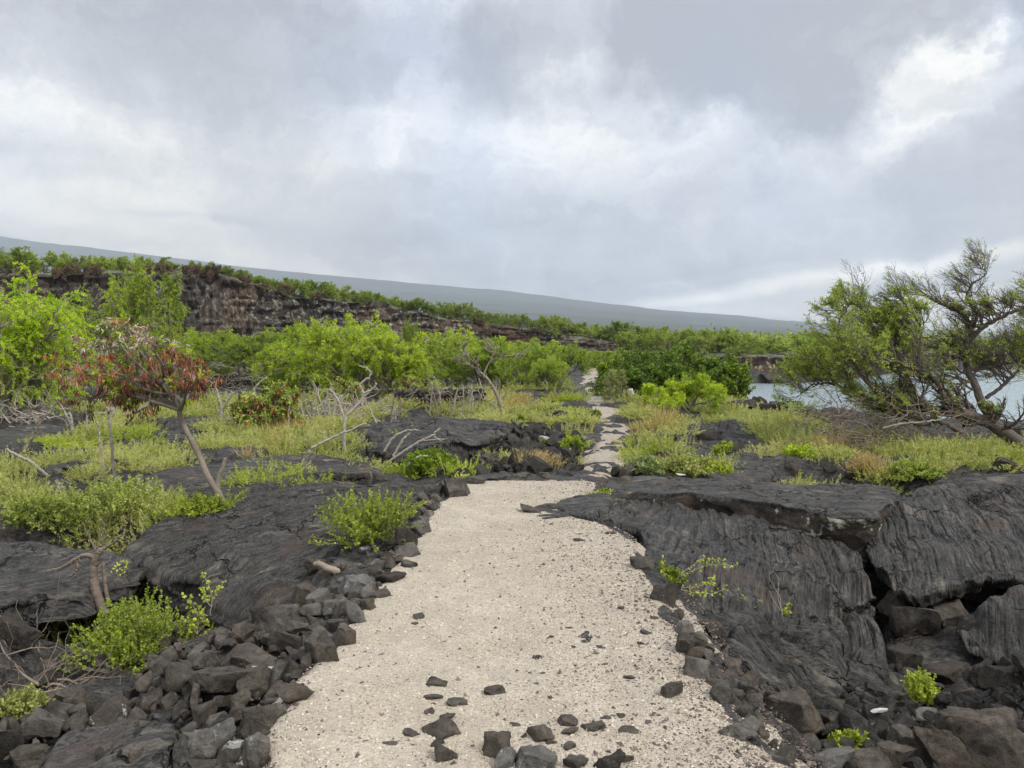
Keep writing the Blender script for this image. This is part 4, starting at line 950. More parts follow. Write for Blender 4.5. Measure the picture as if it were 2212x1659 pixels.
rubble('rubble', [(-60, 1700), (-60, 1480), (150, 1420), (330, 1340), (470, 1330), (600, 1380), (720, 1300), (830, 1220), (870, 1100), (980, 1040), (960, 1100), (850, 1250), (720, 1400), (600, 1560), (560, 1700)], 800, .02, .06, M['rock'], 4, 'fine broken lava between the stones left of the path')
rubble('rubble', [(1400, 1240), (1500, 1330), (1620, 1440), (1700, 1520), (1760, 1680), (1700, 1680), (1590, 1560), (1500, 1440), (1430, 1340)], 420, .012, .035, M['rock_brown'], 5, 'fine brown lava bits along the right edge of the path')
rubble('rubble', [(820, 960), (1000, 930), (1230, 900), (1260, 960), (1240, 1020), (1000, 1040), (880, 1010)], 700, .05, .13, M['rock_dark'], 6, 'jumbled dark lava rubble between the trail and the cracked block')
# ------------------------------------------------------------------ plants
def branch(acc, p, d, L, r0, r1, rng, nseg=8, wander=.18, bias=(0, 0, 0), sides=6, t=.5):
    P = [np.array(p, float)]; d = unit(np.array(d, float)); b = np.array(bias, float); D = [d]
    for i in range(nseg):
        d = unit(d + rng.normal(size=3) * wander + b / nseg * 2); P.append(P[-1] + d * L / nseg); D.append(d)
    P = np.array(P); R = np.linspace(r0, r1, len(P)); tube(acc, P, R, sides, t); return P, np.array(D), R
def grow(acc, tips, p, d, L, r, lvl, rng, spec):
    s = spec[lvl]
    P, D, R = branch(acc, p, d, L, r, max(r * s.get('taper', .45), .0015), rng, s.get('seg', 7), s.get('wander', .18), s.get('bias', (0, 0, 0)), s.get('sides', 5))
    if lvl + 1 >= len(spec):
        tips.append((P, D)); return
    n = s['n'] if isinstance(s['n'], int) else rng.randint(*s['n'])
    for k in range(n):
        f = s.get('from', .25) + (1 - s.get('from', .25)) * (k + rng.random()) / n
        i = min(int(f * (len(P) - 1)), len(P) - 2); q = P[i] + (P[i + 1] - P[i]) * rng.random()
        ax = unit(rng.normal(size=3)); side = unit(np.cross(D[i], ax)); a = rng.uniform(*s.get('ang', (.5, 1.1)))
        nd = D[i] * cos(a) + side * sin(a) + np.array(s.get('push', (0, 0, 0)))
        grow(acc, tips, q, nd, L * rng.uniform(*s.get('len', (.45, .75))) * (1.15 - .5 * f), R[i] * s.get('rad', .6), lvl + 1, rng, spec)
    if s.get('tip', True): grow(acc, tips, P[-1], D[-1], L * s.get('tiplen', .5), R[-1], lvl + 1, rng, spec)
def feather(la, tips, rng, n=14, L=.07, W=.016, droop=.25, spread=1.0, tmean=None, keep=1.0):
    """feathery foliage: leaflet sprays standing off each twig on both sides"""
    for P, D in tips:
        if rng.random() > keep: continue
        k = rng.uniform(.1, 1.0, n) * (len(P) - 1.001); i = k.astype(int); f = (k - i)[:, None]
        q = P[i] * (1 - f) + P[i + 1] * f; dd = D[i]
        sd = unit(np.cross(dd, rng.normal(size=(n, 3)))); v = unit(dd * .55 + sd * spread)
        base = rng.uniform(.15, .85) if tmean is None else tmean
        leaves(la, q, v, L * rng.uniform(.6, 1.25, n), W * rng.uniform(.8, 1.3, n), rng, np.clip(base + rng.normal(size=n) * .16, 0, 1), droop)
KI = [dict(n=(5, 8), ang=(.4, 1.0), len=(.6, .9), rad=.62, wander=.16, bias=(0, 0, .1), **{'from': .15}),
      dict(n=(6, 9), ang=(.5, 1.1), len=(.45, .75), rad=.55, wander=.18, push=(0, 0, .15)),
      dict(n=(6, 9), ang=(.5, 1.1), len=(.45, .7), rad=.55, wander=.2, bias=(0, 0, -.1), sides=4, seg=5),
      dict(n=0, wander=.16, bias=(0, 0, -.45), sides=3, seg=5)]
def make_tree(name, label, cat, height, width, rng, leafmat, stems=3, spec=KI, leaf=(27, .075, 0.0112), barkmat='bark', bend=(0, 0), r0=.05, flatten=1.0, keep=1.0, droop=.25, lean=.75, group=None, tmean=None):
    """one tree at the origin, fitted to the wanted height and width"""
    wa, la, tips = Acc(), Acc(), []
    for s in range(stems):
        a = 6.28 * s / stems + rng.uniform(-.5, .5); d = np.array([cos(a) * lean, sin(a) * lean, 1.0]) + np.array([bend[0], bend[1], 0])
        grow(wa, tips, np.array([cos(a), sin(a), 0]) * r0, d, .55, .03, 0, rng, spec)
    V = np.concatenate(wa.V); hi = np.percentile(V[:, 2], 99.5); lo = 0; wx = (np.percentile(V[:, 0], 99) - np.percentile(V[:, 0], 1)); wy = (np.percentile(V[:, 1], 99) - np.percentile(V[:, 1], 1))
    S = np.array([width / max(wx, wy), width / max(wx, wy), height / hi])
    wa.V = [v * S for v in wa.V]; tips = [(P * S, unit(D * S)) for P, D in tips]
    feather(la, tips, rng, leaf[0], leaf[1], leaf[2], droop, keep=keep, tmean=tmean)
    root = thing(name, (0, 0, 0), label, cat, group)
    wa.build('trunk', M[barkmat], root); la.build('crown', M[leafmat], root, smooth=False)
    return root
def put(root, p, rz=0.0, sink=.05):
    root.location = (p[0], p[1], p[2] - sink); root.rotation_euler = (0, 0, rz); return root
def standing(px, ybase, ytop, d=None):
    """foot point and height of something seen from ybase up to ytop"""
    if d is None: p = gp(px, ybase); d = p.y
    else:
        a, b, c = ray(px, ybase); X = a / b * d; p = Vector((X, d, ground_z(X, d)))
    return p, EYE + (HOR - ytop) / FPX * d * 1.0 - p.z
NP = np.random.RandomState

# bright feathery tree at the left edge and the taller one behind it
p, h = standing(60, 905, 606, 18.0)
put(make_tree('kiawe_tree', 'bright yellow-green feathery tree filling the left edge', 'tree', h, 4.0, NP(1), 'bright', 6, leaf=(52, .055, 0.0135), keep=1.0, lean=.6, tmean=None), p)
p, h = standing(-130, 905, 640, 19.5)
put(make_tree('kiawe_tree', 'bright feathery tree mostly cut off by the left frame edge', 'tree', h, 3.2, NP(11), 'bright', 4, leaf=(40, .055, 0.0135)), p, 1.0)
p, h = standing(305, 850, 576, 25.0)
put(make_tree('kiawe_tree', 'tallest green feathery tree, rising in front of the cliff behind the pod tree', 'tree', h, 3.1, NP(2), 'kiawe', 5, leaf=(42, .062, 0.0150), lean=.45), p)
p, h = standing(150, 850, 640, 27.0)
put(make_tree('kiawe_tree', 'green feathery tree showing between the bright left tree and the tallest one', 'tree', h, 3.0, NP(12), 'kiawe', 4, leaf=(34, .062, 0.0150), lean=.5), p)
# thicket of feathery trees across the middle
protoT = [make_tree('kiawe_tree', '', 'tree', 1, 1.45, NP(20 + k), 'kiawe', 4 + k % 2, leaf=(22, .040, 0.0077), lean=.8, r0=.02) for k in range(4)]
mid = [(465, 715, 38, 150, 'feathery tree at the left end of the thicket, behind the bare snag'), (545, 722, 36, 150, 'feathery tree left of the broad one in the middle thicket'),
       (620, 735, 30, 110, 'low feathery tree above the small pod tree'), (700, 702, 29, 190, 'broad rounded feathery tree in the left middle of the thicket'),
       (770, 688, 27, 200, 'tallest feathery tree in the middle of the thicket, below the rusty cliff patch'), (850, 722, 26, 170, 'drooping feathery tree right of the tallest one in the thicket'),
       (920, 728, 34, 150, 'feathery tree at the middle of the thicket behind the leaning snag'), (975, 716, 38, 130, 'pointed feathery tree below the dark cliff gully'),
       (1035, 745, 33, 130, 'pale thin feathery tree with many bare twigs showing'), (1105, 732, 32, 150, 'feathery tree just right of the leaning bare snag'),
       (1140, 748, 30, 110, 'feathery tree leaning toward the trail'), (1172, 772, 27.5, 84, 'rightmost low feathery tree beside the trail'),
       (1215, 742, 48, 90, 'smooth dense green tree where the trail disappears'), (1150, 738, 50, 130, 'dense green tree behind the trail-side ones'),
       (1070, 742, 46, 120, 'distant feathery tree at the foot of the pale cliff patch'), (600, 715, 48, 130, 'distant feathery tree at the foot of the streaked cliff'),
       (885, 690, 62, 40, 'small lone green tree growing halfway up the cliff foot'), (430, 720, 45, 130, 'distant feathery tree right of the tallest left one'),
       (380, 770, 30, 130, 'feathery tree hidden behind the red pod tree'), (515, 752, 44, 140, 'low feathery tree right behind the grey leafless twigs'), (1285, 756, 66, 110, 'tree closing off the far end of the trail'), (1322, 758, 62, 90, 'tree behind the left end of the round-leaved bushes'), (490, 735, 52, 130, 'far low tree at the cliff foot behind the grey leafless twigs')]
for k, (px, yt, d, wpx, lab) in enumerate(mid):
    a, b, c = ray(px, 800); X = a / b * d; z = ground_z(X, d); h = EYE + (HOR - yt) / FPX * d - z
    w = wpx * d / FPX
    r = dup(protoT[k % 4], (X, d, z - .05), k * 1.3, (w / 1.2, w / 1.2, h * 1.03), lab, 'feathery trees in the middle thicket')
# round-leaved dark bushes right of the trail
RL = [dict(n=(6, 9), ang=(.4, 1.0), len=(.55, .8), rad=.6, wander=.14), dict(n=(6, 8), ang=(.5, 1.0), len=(.5, .7), rad=.55), dict(n=0, wander=.15, sides=3, seg=4)]
def round_bush(rng, width, height, label, n=32, L=.088):
    wa, la, tips = Acc(), Acc(), []
    for s in range(9):
        a = rng.uniform(0, 6.28); e = rng.uniform(.2, 1.5)
        grow(wa, tips, np.zeros(3), (cos(a) * cos(e), sin(a) * cos(e), sin(e)), .55, .03, 0, rng, RL)
    V = np.concatenate(wa.V); S = np.array([width / 2 / np.percentile(np.abs(V[:, 0]), 99)] * 2 + [height / np.percentile(V[:, 2], 99)])
    wa.V = [v * S for v in wa.V]; tips = [(P * S, D) for P, D in tips]
    for P, D in tips:
        m = n; i = rng.randint(1, len(P), m); q = P[i] + rng.normal(size=(m, 3)) * .03
        q[:, 2] = np.maximum(q[:, 2], .05)
        dirs = unit(rng.normal(size=(m, 3)) + np.array([0, 0, .5])); leaves(la, q, dirs, L * rng.uniform(.7, 1.2, m), L * .85 * rng.uniform(.7, 1.1, m), rng, np.clip(rng.uniform(.1, .6) + rng.normal(size=m) * .15 + (rng.random(m) < .06) * .5, 0, 1))
    root = thing('round_leaf_bush', (0, 0, 0), label, 'bush', 'round-leaved bushes right of the trail')
    wa.build('stems', M['bark'], root); la.build('foliage', M['round'], root, smooth=False); return root
for k, (px, yt, d, wpx, lab) in enumerate([(1375, 762, 26, 190, 'dark round-leaved bush nearest the trail'), (1475, 752, 27.5, 210, 'highest dark round-leaved bush in the middle of the clump'),
        (1567, 782, 25.3, 112, 'small bright-topped round-leaved bush at the right end of the clump, beside the water'), (1430, 790, 24.5, 170, 'low round-leaved bush in front of the clump'), (1540, 775, 27.5, 130, 'round-leaved bush behind the right end of the clump'), (1338, 780, 29, 80, 'round-leaved bush at the left end of the clump, by the trail')]):
    a, b, c = ray(px, 850); X = a / b * d; z = ground_z(X, d); h = EYE + (HOR - yt) / FPX * d - z
    put(round_bush(NP(40 + k), wpx * d / FPX, h, lab), (X, d, z), 0)
# feathery sapling in front of the round bushes
p, h = standing(1478, 893, 806)
put(make_tree('sapling', 'slender feathery green sapling with drooping sprays in front of the round-leaved bushes', 'tree', h, 1.9, NP(61), 'kiawe', 2, leaf=(23, .08, 0.0136), lean=.5, droop=.4), p)
p, h = standing(1330, 868, 796)
put(make_tree('dry_bush', 'pale half-dry bush at the right side of the trail bend', 'bush', h, 1.0, NP(62), 'herb', 3, leaf=(8, .06, 0.0124), barkmat='bleach'), p)

# ---- trees along the cliff top
prC = [make_tree('cliff_tree', '', 'tree', 1, 1.35, NP(70 + k), 'dull' if k == 3 else 'kiawe_far', 4, leaf=(30, .032, 0.0110), lean=.7, r0=.02) for k in range(4)]
prR = [make_tree('dry_bush', '', 'bush', 1, 1.7, NP(80 + k), 'rustpod', 4, leaf=(15, .09, 0.0217), lean=1.0, r0=.02) for k in range(2)]
keys = np.array([(a, d, y) for a, d, y in RIM], float)
def rim_at(px, back):
    d = np.interp(px, keys[:, 0], keys[:, 1]) + back; a, b, c = ray(px, 700); X = a / b * d
    j = np.argmin((rim_edge[:, 0] - X) ** 2 + (rim_edge[:, 1] - (d - back)) ** 2); return X, d, rim_edge[j, 2]
rg = random.Random(8)
TOPS = np.array([(0, 535), (100, 540), (200, 545), (300, 555), (400, 562), (480, 565), (520, 592), (640, 605), (760, 618), (900, 640), (1000, 655), (1200, 683), (1300, 692), (1400, 706), (1500, 716), (1600, 722), (1680, 735)], float)
CG = 'feathery trees along the cliff top'
def seg_label(px, base):
    segs = [(150, 'above the bright left tree'), (330, 'above the tallest left tree'), (500, 'on the highest part of the cliff'), (700, 'above the dark streaked face'), (900, 'above the rusty face'),
            (1100, 'above the pale rubble slope'), (1300, 'where the cliff top begins to sink'), (1480, 'on the low right end of the cliff'), (9999, 'at the far right end above the round-leaved bushes')]
    return base + ' ' + next(s for lim, s in segs if px < lim)
px = -60; k = 0
while px < 1690:
    back = rg.uniform(1.5, 9); X, d, z = rim_at(px, back)
    yt = np.interp(px, TOPS[:, 0], TOPS[:, 1]) + rg.uniform(-3, 12); h = max(1.2, EYE + (HOR - yt) / FPX * d - z)
    if 395 < px < 425 or 495 < px < 530: h = max(1.2, h * .5)
    w = h * rg.uniform(1.1, 1.7)
    dup(prC[rg.choice([0, 1, 2, 0, 1, 2, 3])], (X, d, z - .1), rg.uniform(0, 6), (w / 1.2, w / 1.2, h), seg_label(px, 'feathery tree on the cliff top'), seg_label(px, 'cliff-top trees'))
    px += w * FPX / d * rg.uniform(.45, .85); k += 1
px = -60
while px < 1650:
    X, d, z = rim_at(px, rg.uniform(.6, 1.4)); h = rg.uniform(.7, 1.2) * (1.0 if px < 560 else .8)
    if (px < 560 and rg.random() < .45) or rg.random() < .15:
        dup(prR[rg.randint(0, 1)], (X, d, z - .1), rg.uniform(0, 6), (h * .95, h * .95, h), seg_label(px, 'rust-brown bush on the rim'), seg_label(px, 'rust-brown bushes'))
    px += h * FPX / d * rg.uniform(.8, 1.5)
# slopes right of the cliff: trees and bushes down to the bay
for k, (px, yb, yt, d, wpx, mt, lab) in enumerate([
    (1450, 757, 716, 92, 70, 0, 'green tree above the round-leaved bushes, left of the flat-topped pair'), (1520, 757, 714, 92, 70, 1, 'flat-topped bright tree above the round-leaved bushes'), (1560, 760, 712, 88, 66, 2, 'highest flat-topped tree at the end of the low cliff'),
    (1500, 762, 728, 86, 60, 3, 'dull olive tree with spreading limbs above the round-leaved bushes'), (1600, 765, 722, 96, 50, 0, 'pale green tree at the seaward end of the row'), (1618, 768, 742, 84, 44, 3, 'grey twiggy tree near the sea cliff'),
    (1662, 768, 742, 82, 40, 1, 'small round bright green bush on the sea cliff'), (1668, 762, 732, 105, 30, 3, 'dark-topped small tree behind the bright bush on the sea cliff'), (1700, 768, 748, 84, 44, 3, 'dull bush near the edge of the sea cliff'),
    (1725, 766, 746, 95, 44, 1, 'green bush at the right end of the sea cliff'), (1410, 755, 722, 96, 60, 2, 'green tree at the left of the row above the round-leaved bushes'), (1370, 752, 718, 102, 60, 1, 'green tree where the low cliff meets the thicket'),
    (1585, 770, 752, 80, 40, 3, 'low dull bush at the left end of the sea cliff'), (1640, 772, 755, 80, 30, 0, 'low green bush on the rim of the sea cliff')]):
    a, b, c = ray(px, yb); X = a / b * d; z = EYE - (yb - HOR) / FPX * d; h = (yb - yt) / FPX * d + .4
    w = wpx * d / FPX * 1.15; dup(prC[mt], (X, d, z - .3), k * 1.1, (w / 1.2, w / 1.2, h), lab, 'trees above the bay cliff')
for k in range(34):
    px = 1745 + k * 16 + rg.uniform(-8, 8); d = float(np.interp(px, [1740, 1780, 1850, 1960, 2100, 2300], [80, 84, 93, 117, 127, 131])) + rg.uniform(0, 8)
    a, b, c = ray(px, 760); X = a / b * d; h = rg.uniform(1.5, 2.7); w = h * rg.uniform(1.2, 1.8)
    dup(prC[rg.choice([3, 0, 3, 1])], (X, d, .3), rg.uniform(0, 6), (w / 1.2, w / 1.2, h), 'low tree on the far shore of the bay', 'trees on the far shore of the bay')
for p_ in protoT + prC + prR:                    # prototypes only lent their meshes
    for ch in list(p_.children): bpy.data.objects.remove(ch)
    bpy.data.objects.remove(p_)
# scrub of the coastal plain, one mass
def scrub():
    rng = NP(91); la = Acc(); n = 1900
    y = 100 + 900 * rng.random(n) ** 1.6; u = rng.uniform(.22, .80, n); x = y * u
    k = sdist(x, y, WATER) < -2; x, y = x[k], y[k]; n = len(x); a = np.clip(np.log(np.maximum(y, 140) / 140) / math.log(1500 / 140), 0, 1) ** 1.3
    ep = np.interp(x / y * FPX + CXP, [-500, 1000, 1500, 1700, 1850, 2300, 3600], [.055, .03, .016, .0125, .006, .004, .003]); z = np.where(y < 140, .2, EYE + (-1.5 / 140 + (ep + 1.5 / 140) * a) * y)
    for i in range(n):
        s = rng.uniform(1.0, 2.4) * (1 + y[i] / 500); m = 110
        q = rng.normal(size=(m, 3)) * np.array([s * .8, s * .8, s * .38]) + np.array([x[i], y[i], z[i] + s * .45])
        leaves(la, q, rng.normal(size=(m, 3)), s * .24, s * .16, rng, np.clip(rng.uniform(0, .8) + rng.normal(size=m) * .12, 0, 1))
    tag(la.build('scrub', M['dull'], None, False), 'green scrub covering the coastal plain below the volcano', 'scrub', kind='stuff')
scrub()

# ---- ground plants
def tuft(rng, kind):
    la = Acc(); w = Acc()
    if kind in ('herb', 'lush', 'silver'):
        n = 26
        for s in range(n):
            a = rng.uniform(0, 6.28); rr = rng.uniform(0, .6); e = rng.uniform(.5, 1.3); L = rng.uniform(.45, .8) * (1.15 - rr * .6)
            b = np.array([cos(a) * rr, sin(a) * rr, 0]); d = np.array([cos(a) * cos(e), sin(a) * cos(e), sin(e)]) + rng.normal(size=3) * .15
            m = 15; f = np.linspace(.1, 1, m)[:, None]; P = b + unit(d) * L * f + np.array([0, 0, -.1]) * f * f
            leaves(la, np.repeat(P, 2, 0), rng.normal(size=(2 * m, 3)) + unit(d) * .6 + np.array([0, 0, .3]), .085 * rng.uniform(.7, 1.3, 2 * m), .030, rng, np.clip(rng.uniform(.2, .8) + rng.normal(size=2 * m) * .15, 0, 1))
            leaves(la, b[None], unit(d)[None], L * 1.05, .014, rng, np.array([1.0]))
    else:
        for s in range(90):
            a = rng.uniform(0, 6.28); rr = rng.uniform(0, .55); e = rng.uniform(.7, 1.45); L = rng.uniform(.4, .95)
            b = np.array([[cos(a) * rr, sin(a) * rr, 0]]); d = np.array([[cos(a) * cos(e), sin(a) * cos(e), sin(e)]]) + rng.normal(size=(1, 3)) * .2
            leaves(la, b, d, L, .022, rng, None)
    return np.concatenate(la.V), np.concatenate(la.F), np.concatenate(la.T)
TUFTS = {k: [tuft(NP(200 + i + 10 * j), k) for i in range(5)] for j, k in enumerate(('herb', 'straw'))}
def cover(name, label, cat, mat, kind, px_patches, seed, dens=1.0, hgt=.32, wid=.30, cull=None):
    """px_patches: (cx, cy, rx, ry) ellipses of ground seen in the photo"""
    rng = NP(seed); Vs, Fs, Ts, off = [], [], [], 0
    for (cx, cy, rx, ry) in px_patches:
        c0 = pt(cx, cy, 0); d = c0.y
        a = rx * d / FPX; b = abs(pt(cx, cy - ry, 0).y - pt(cx, cy + ry, 0).y) / 2
        s0 = wid * (1 + max(0, d - 9) * .045)
        n = max(3, int(a * b * 3.14 / (s0 * s0) * 1.35 * dens))
        r = np.sqrt(rng.random(n)); th = rng.random(n) * 6.28
        x = c0.x + a * r * np.cos(th) * 1.0; y = c0.y + b * r * np.sin(th)
        edge = r
        keep = (sdist(x, y, PATH) < -.12) & (sdist(x, y, TRAIL) < -.05 - .05 * (y > 14) - .25 * (y > 24)) & (sdist(x, y, WATER) < -2.5)
        keep &= (fbm(x * 1.3, y * .9, oct=4, seed=77) > -.24 + .26 * (edge > .8))
        x, y, edge = x[keep], y[keep], edge[keep]
        if len(x) == 0: continue
        z = H(x, y)
        for i in range(len(x)):
            V, F, T = TUFTS[kind][rng.randint(5)]; s = s0 * rng.uniform(.75, 1.35); hh = hgt * rng.uniform(.6, 1.25) * (1.1 - .45 * edge[i]) * (1 + max(0, d - 9) * .012); q = rng.uniform(0, 6.28)
            ca, sa = cos(q) * s, sin(q) * s
            W_ = np.stack([V[:, 0] * ca - V[:, 1] * sa + x[i], V[:, 0] * sa + V[:, 1] * ca + y[i], V[:, 2] * hh / .65 + z[i] - .02], -1)
            Vs.append(W_); Fs.append(F + off); off += len(V); Ts.append(np.clip(T * .75 + rng.uniform(-.1, .3), 0, 1))
    tag(mesh_np(name, np.concatenate(Vs), np.concatenate(Fs), mat, smooth=False, tint=np.concatenate(Ts)), label, cat, kind='stuff')
HERB = [(60, 1060, 120, 40), (150, 1085, 130, 40), (250, 1100, 100, 45), (60, 1140, 110, 35), (180, 1150, 120, 35), (280, 1150, 70, 30), (330, 1080, 60, 30), (150, 1010, 110, 22), (60, 1010, 90, 25), (250, 985, 130, 22), (220, 935, 70, 25), (300, 920, 90, 18),
        (350, 1000, 110, 18), (420, 970, 110, 20), (480, 940, 110, 22), (560, 960, 120, 22), (640, 990, 110, 20), (720, 985, 100, 22), (770, 1000, 60, 18), (600, 925, 90, 18), (560, 1020, 90, 10), (450, 900, 120, 14), (360, 890, 90, 10),
        (700, 940, 90, 20), (820, 892, 60, 12), (900, 885, 90, 10), (1000, 880, 90, 10), (760, 915, 60, 12), (1140, 905, 90, 14), (1060, 890, 80, 12), (1190, 885, 60, 12), (1090, 870, 120, 10), (1225, 905, 45, 20), (1250, 860, 30, 12), (1180, 850, 70, 8),
        (1240, 935, 45, 18), (1225, 985, 40, 10), (1080, 985, 40, 12), (1020, 850, 100, 8), (900, 858, 80, 8), (500, 865, 150, 10), (650, 872, 130, 10), (240, 875, 80, 10),
        (1360, 880, 40, 12), (1340, 900, 30, 14), (1380, 905, 40, 16), (1440, 905, 60, 14), (1380, 965, 40, 16), (1420, 985, 55, 18), (1450, 960, 50, 14), (1480, 1000, 60, 14), (1400, 1010, 50, 8), (1540, 1005, 60, 10), (1500, 890, 60, 10), (1580, 875, 70, 8),
        (1600, 895, 60, 10), (1650, 905, 70, 12), (1700, 930, 80, 16), (1620, 940, 80, 14), (1680, 960, 60, 12), (1750, 980, 70, 16), (1800, 1000, 80, 18), (1900, 985, 90, 20), (1990, 995, 80, 20), (2080, 990, 80, 20), (2160, 975, 80, 25), (1850, 1020, 90, 12),
        (1950, 1020, 80, 12), (1880, 960, 90, 14), (1980, 955, 90, 12), (1800, 965, 60, 12), (2050, 1010, 70, 12), (2150, 950, 80, 16), (1740, 1022, 60, 10), (1660, 985, 40, 8), (1430, 870, 60, 8), (1520, 868, 60, 6), (1330, 845, 25, 8), (1310, 870, 25, 10)]
cover('ground_plants', 'low yellow-green herbs covering the lava flats', 'ground cover', M['herb'], 'herb', HERB, 301)
LUSH = [(430, 1085, 50, 14), (560, 1045, 60, 9), (640, 1035, 60, 8), (700, 1045, 30, 7), (120, 960, 70, 14), (320, 945, 60, 12), (1240, 885, 30, 10), (1205, 875, 35, 10), (1350, 875, 25, 9), (1360, 898, 30, 9), (1240, 918, 40, 10), (1010, 1020, 40, 9), (900, 1005, 60, 14), (960, 1012, 40, 10),
        (940, 985, 40, 12), (2000, 975, 90, 14), (2120, 985, 70, 12), (1400, 978, 50, 9), (1285, 893, 14, 6), (1640, 870, 40, 5), (860, 970, 60, 14), (1180, 900, 40, 8), (700, 1000, 50, 10), (380, 1092, 45, 14)]
cover('ground_plants', 'brighter green leafy patches among the lava', 'ground cover', M['lush'], 'herb', LUSH, 302, dens=1.1, hgt=.25)
cover('ground_plants', 'silvery pale green herbs left of the windswept tree', 'ground cover', M['silver'], 'herb', [(1640, 925, 60, 10), (1690, 905, 60, 10), (1720, 945, 60, 12), (1580, 925, 40, 8), (1450, 1000, 60, 12), (1500, 1012, 60, 8), (1660, 945, 50, 10), (740, 1015, 30, 6), (1560, 1015, 40, 6)], 303, dens=1.0, hgt=.28)
cover('dry_grass', 'straw-coloured grass tufts among the green herbs', 'grass', M['straw'], 'straw', [(1165, 1003, 42, 14), (1410, 900, 45, 14), (1390, 925, 40, 12), (1430, 915, 35, 12), (1880, 1015, 55, 9), (1100, 862, 60, 5), (1180, 870, 35, 5), (570, 985, 60, 6), (620, 940, 50, 6), (1000, 872, 60, 5), (1620, 945, 30, 6), (1440, 1015, 60, 7), (1120, 875, 60, 5), (260, 925, 60, 7), (1800, 985, 30, 6)], 304, dens=.8, hgt=.30)

# ---- single shrubs with stems and small leaves
def shrub(label, p, width, height, rng, leafmat, n=46, L=.024, stemmat='stem', up=1.0, leafn=20, cat='shrub', name='shrub', spread=.9, group=None, bare=0.0, tmean=None, W=.75):
    wa, la = Acc(), Acc(); tips = []
    for s in range(n):
        a = rng.uniform(0, 6.28); e = rng.uniform(.15, 1.5) ** up
        d = np.array([cos(a) * cos(e) * spread, sin(a) * cos(e) * spread, sin(e) + .15])
        P, D, R = branch(wa, np.array([cos(a), sin(a), 0]) * rng.uniform(0, .12), d, rng.uniform(.7, 1.0), .006, .002, rng, 7, .12, (0, 0, .18), 4)
        tips.append((P, D))
        for b in range(3):
            i = rng.randint(2, 6); nd = D[i] + rng.normal(size=3) * .55; Q, E, _ = branch(wa, P[i], nd, rng.uniform(.25, .45), .003, .0012, rng, 4, .12, (0, 0, .2), 3); tips.append((Q, E))
    V = np.concatenate(wa.V); S = np.array([width / 2 / np.percentile(np.abs(V[:, 0]), 98)] * 2 + [height / np.percentile(V[:, 2], 99)])
    wa.V = [np.where(True, v * S, v) for v in wa.V]; tips = [(P * S, D) for P, D in tips]
    for P, D in tips:
        m = leafn; k = rng.uniform(.35 if len(P) > 6 else 0, 1, m) * (len(P) - 1.001); i = k.astype(int); f = (k - i)[:, None]; q = P[i] * (1 - f) + P[i + 1] * f
        leaves(la, q, rng.normal(size=(m, 3)) + D[i] * .6 + np.array([0, 0, .4]), L * rng.uniform(.6, 1.3, m), L * W, rng, np.clip((rng.uniform(.2, .8) if tmean is None else tmean) + rng.normal(size=m) * .16, 0, 1))
    root = thing(name, (p[0], p[1], p[2] - .02), label, cat, group)
    wa.build('stems', M[stemmat], root); la.build('leaves', M[leafmat], root, smooth=False); return root
def shrub_px(px, yb, yt, wpx, label, seed, mat, **kw):
    p = kw.pop('p', None) or gp(px, yb); d = p.y; p.y += wpx * d / FPX * .25
    if not kw.pop('keepz', False): p.z = float(Hs(np.array([p.x]), np.array([p.y]))[0])
    return shrub(label, p, wpx * d / FPX, (yb - yt) * d / FPX * .95, NP(seed), mat, **kw)
shrub_px(795, 1185, 1058, 205, 'yellow-green shrub with pale woody stems beside the left path edge', 401, 'lush', n=70, L=.026, leafn=24, up=.8)
q = pt(262, 1505, -.86)
shrub_px(262, 1500, 1300, 262, 'large leafy green bush growing out of the hollow at lower left', 402, 'bush', n=170, L=.023, leafn=36, keepz=True, p=q, tmean=None)
shrub_px(150, 1190, 1105, 150, 'grey-green sprawling shrub at the lip of the left hollow', 403, 'dull', n=60, L=.026, leafn=22)
shrub_px(60, 1180, 1100, 130, 'sprawling shrub at the left frame edge above the hollow', 404, 'dull', n=60, L=.026, leafn=22)
shrub_px(250, 1180, 1075, 150, 'bushy shrub between the pale stakes and the lava mound', 405, 'dull', n=70, L=.026, leafn=22)
shrub_px(30, 1560, 1490, 110, 'dry straw-green bush in the lower left corner above the boulders', 406, 'herb', n=50, L=.02, leafn=10)
shrub_px(430, 1122, 1078, 110, 'bright leafy shrub at the foot of the slanting pod tree', 407, 'lush', n=40, L=.028)
shrub_px(1330, 1064, 1032, 90, 'bright leafy shrub where the ledge meets the path', 408, 'lush', n=24, L=.030, p=pt(1330, 1064, .05))
shrub_px(1410, 1082, 1040, 120, 'sprawling twiggy green shrub hanging over the ledge', 409, 'lush', n=22, L=.028, leafn=10, p=pt(1410, 1080, .0))
shrub_px(1452, 1262, 1212, 75, 'small green shrub rooted at the left edge of the ridged slab', 410, 'lush', n=14, L=.026, p=pt(1445, 1262, -.10))
shrub_px(2000, 1538, 1440, 62, 'green creeping plant hanging down the rocks of the right pit', 411, 'lush', n=34, L=.020, leafn=24, up=.9)
shrub_px(1850, 1640, 1580, 90, 'bright green creeping plant on the stones at the bottom right', 412, 'lush', n=34, L=.020, up=1.9, leafn=26)
shrub_px(1740, 1000, 962, 80, 'rounded vivid green shrub in front of the dead brush', 413, 'kiawe', n=40, L=.04)
shrub_px(1580, 985, 952, 50, 'vivid green creeper against the leaning rock slab', 414, 'bush', n=16, L=.04, p=pt(1570, 985, 0))
shrub_px(1165, 1016, 972, 90, 'tan dry shrub beyond the far left corner of the path', 415, 'straw', n=60, L=.03, W=.25)
shrub_px(1285, 903, 884, 28, 'small bright green tuft growing in the middle of the trail', 416, 'bush', n=30, L=.035)
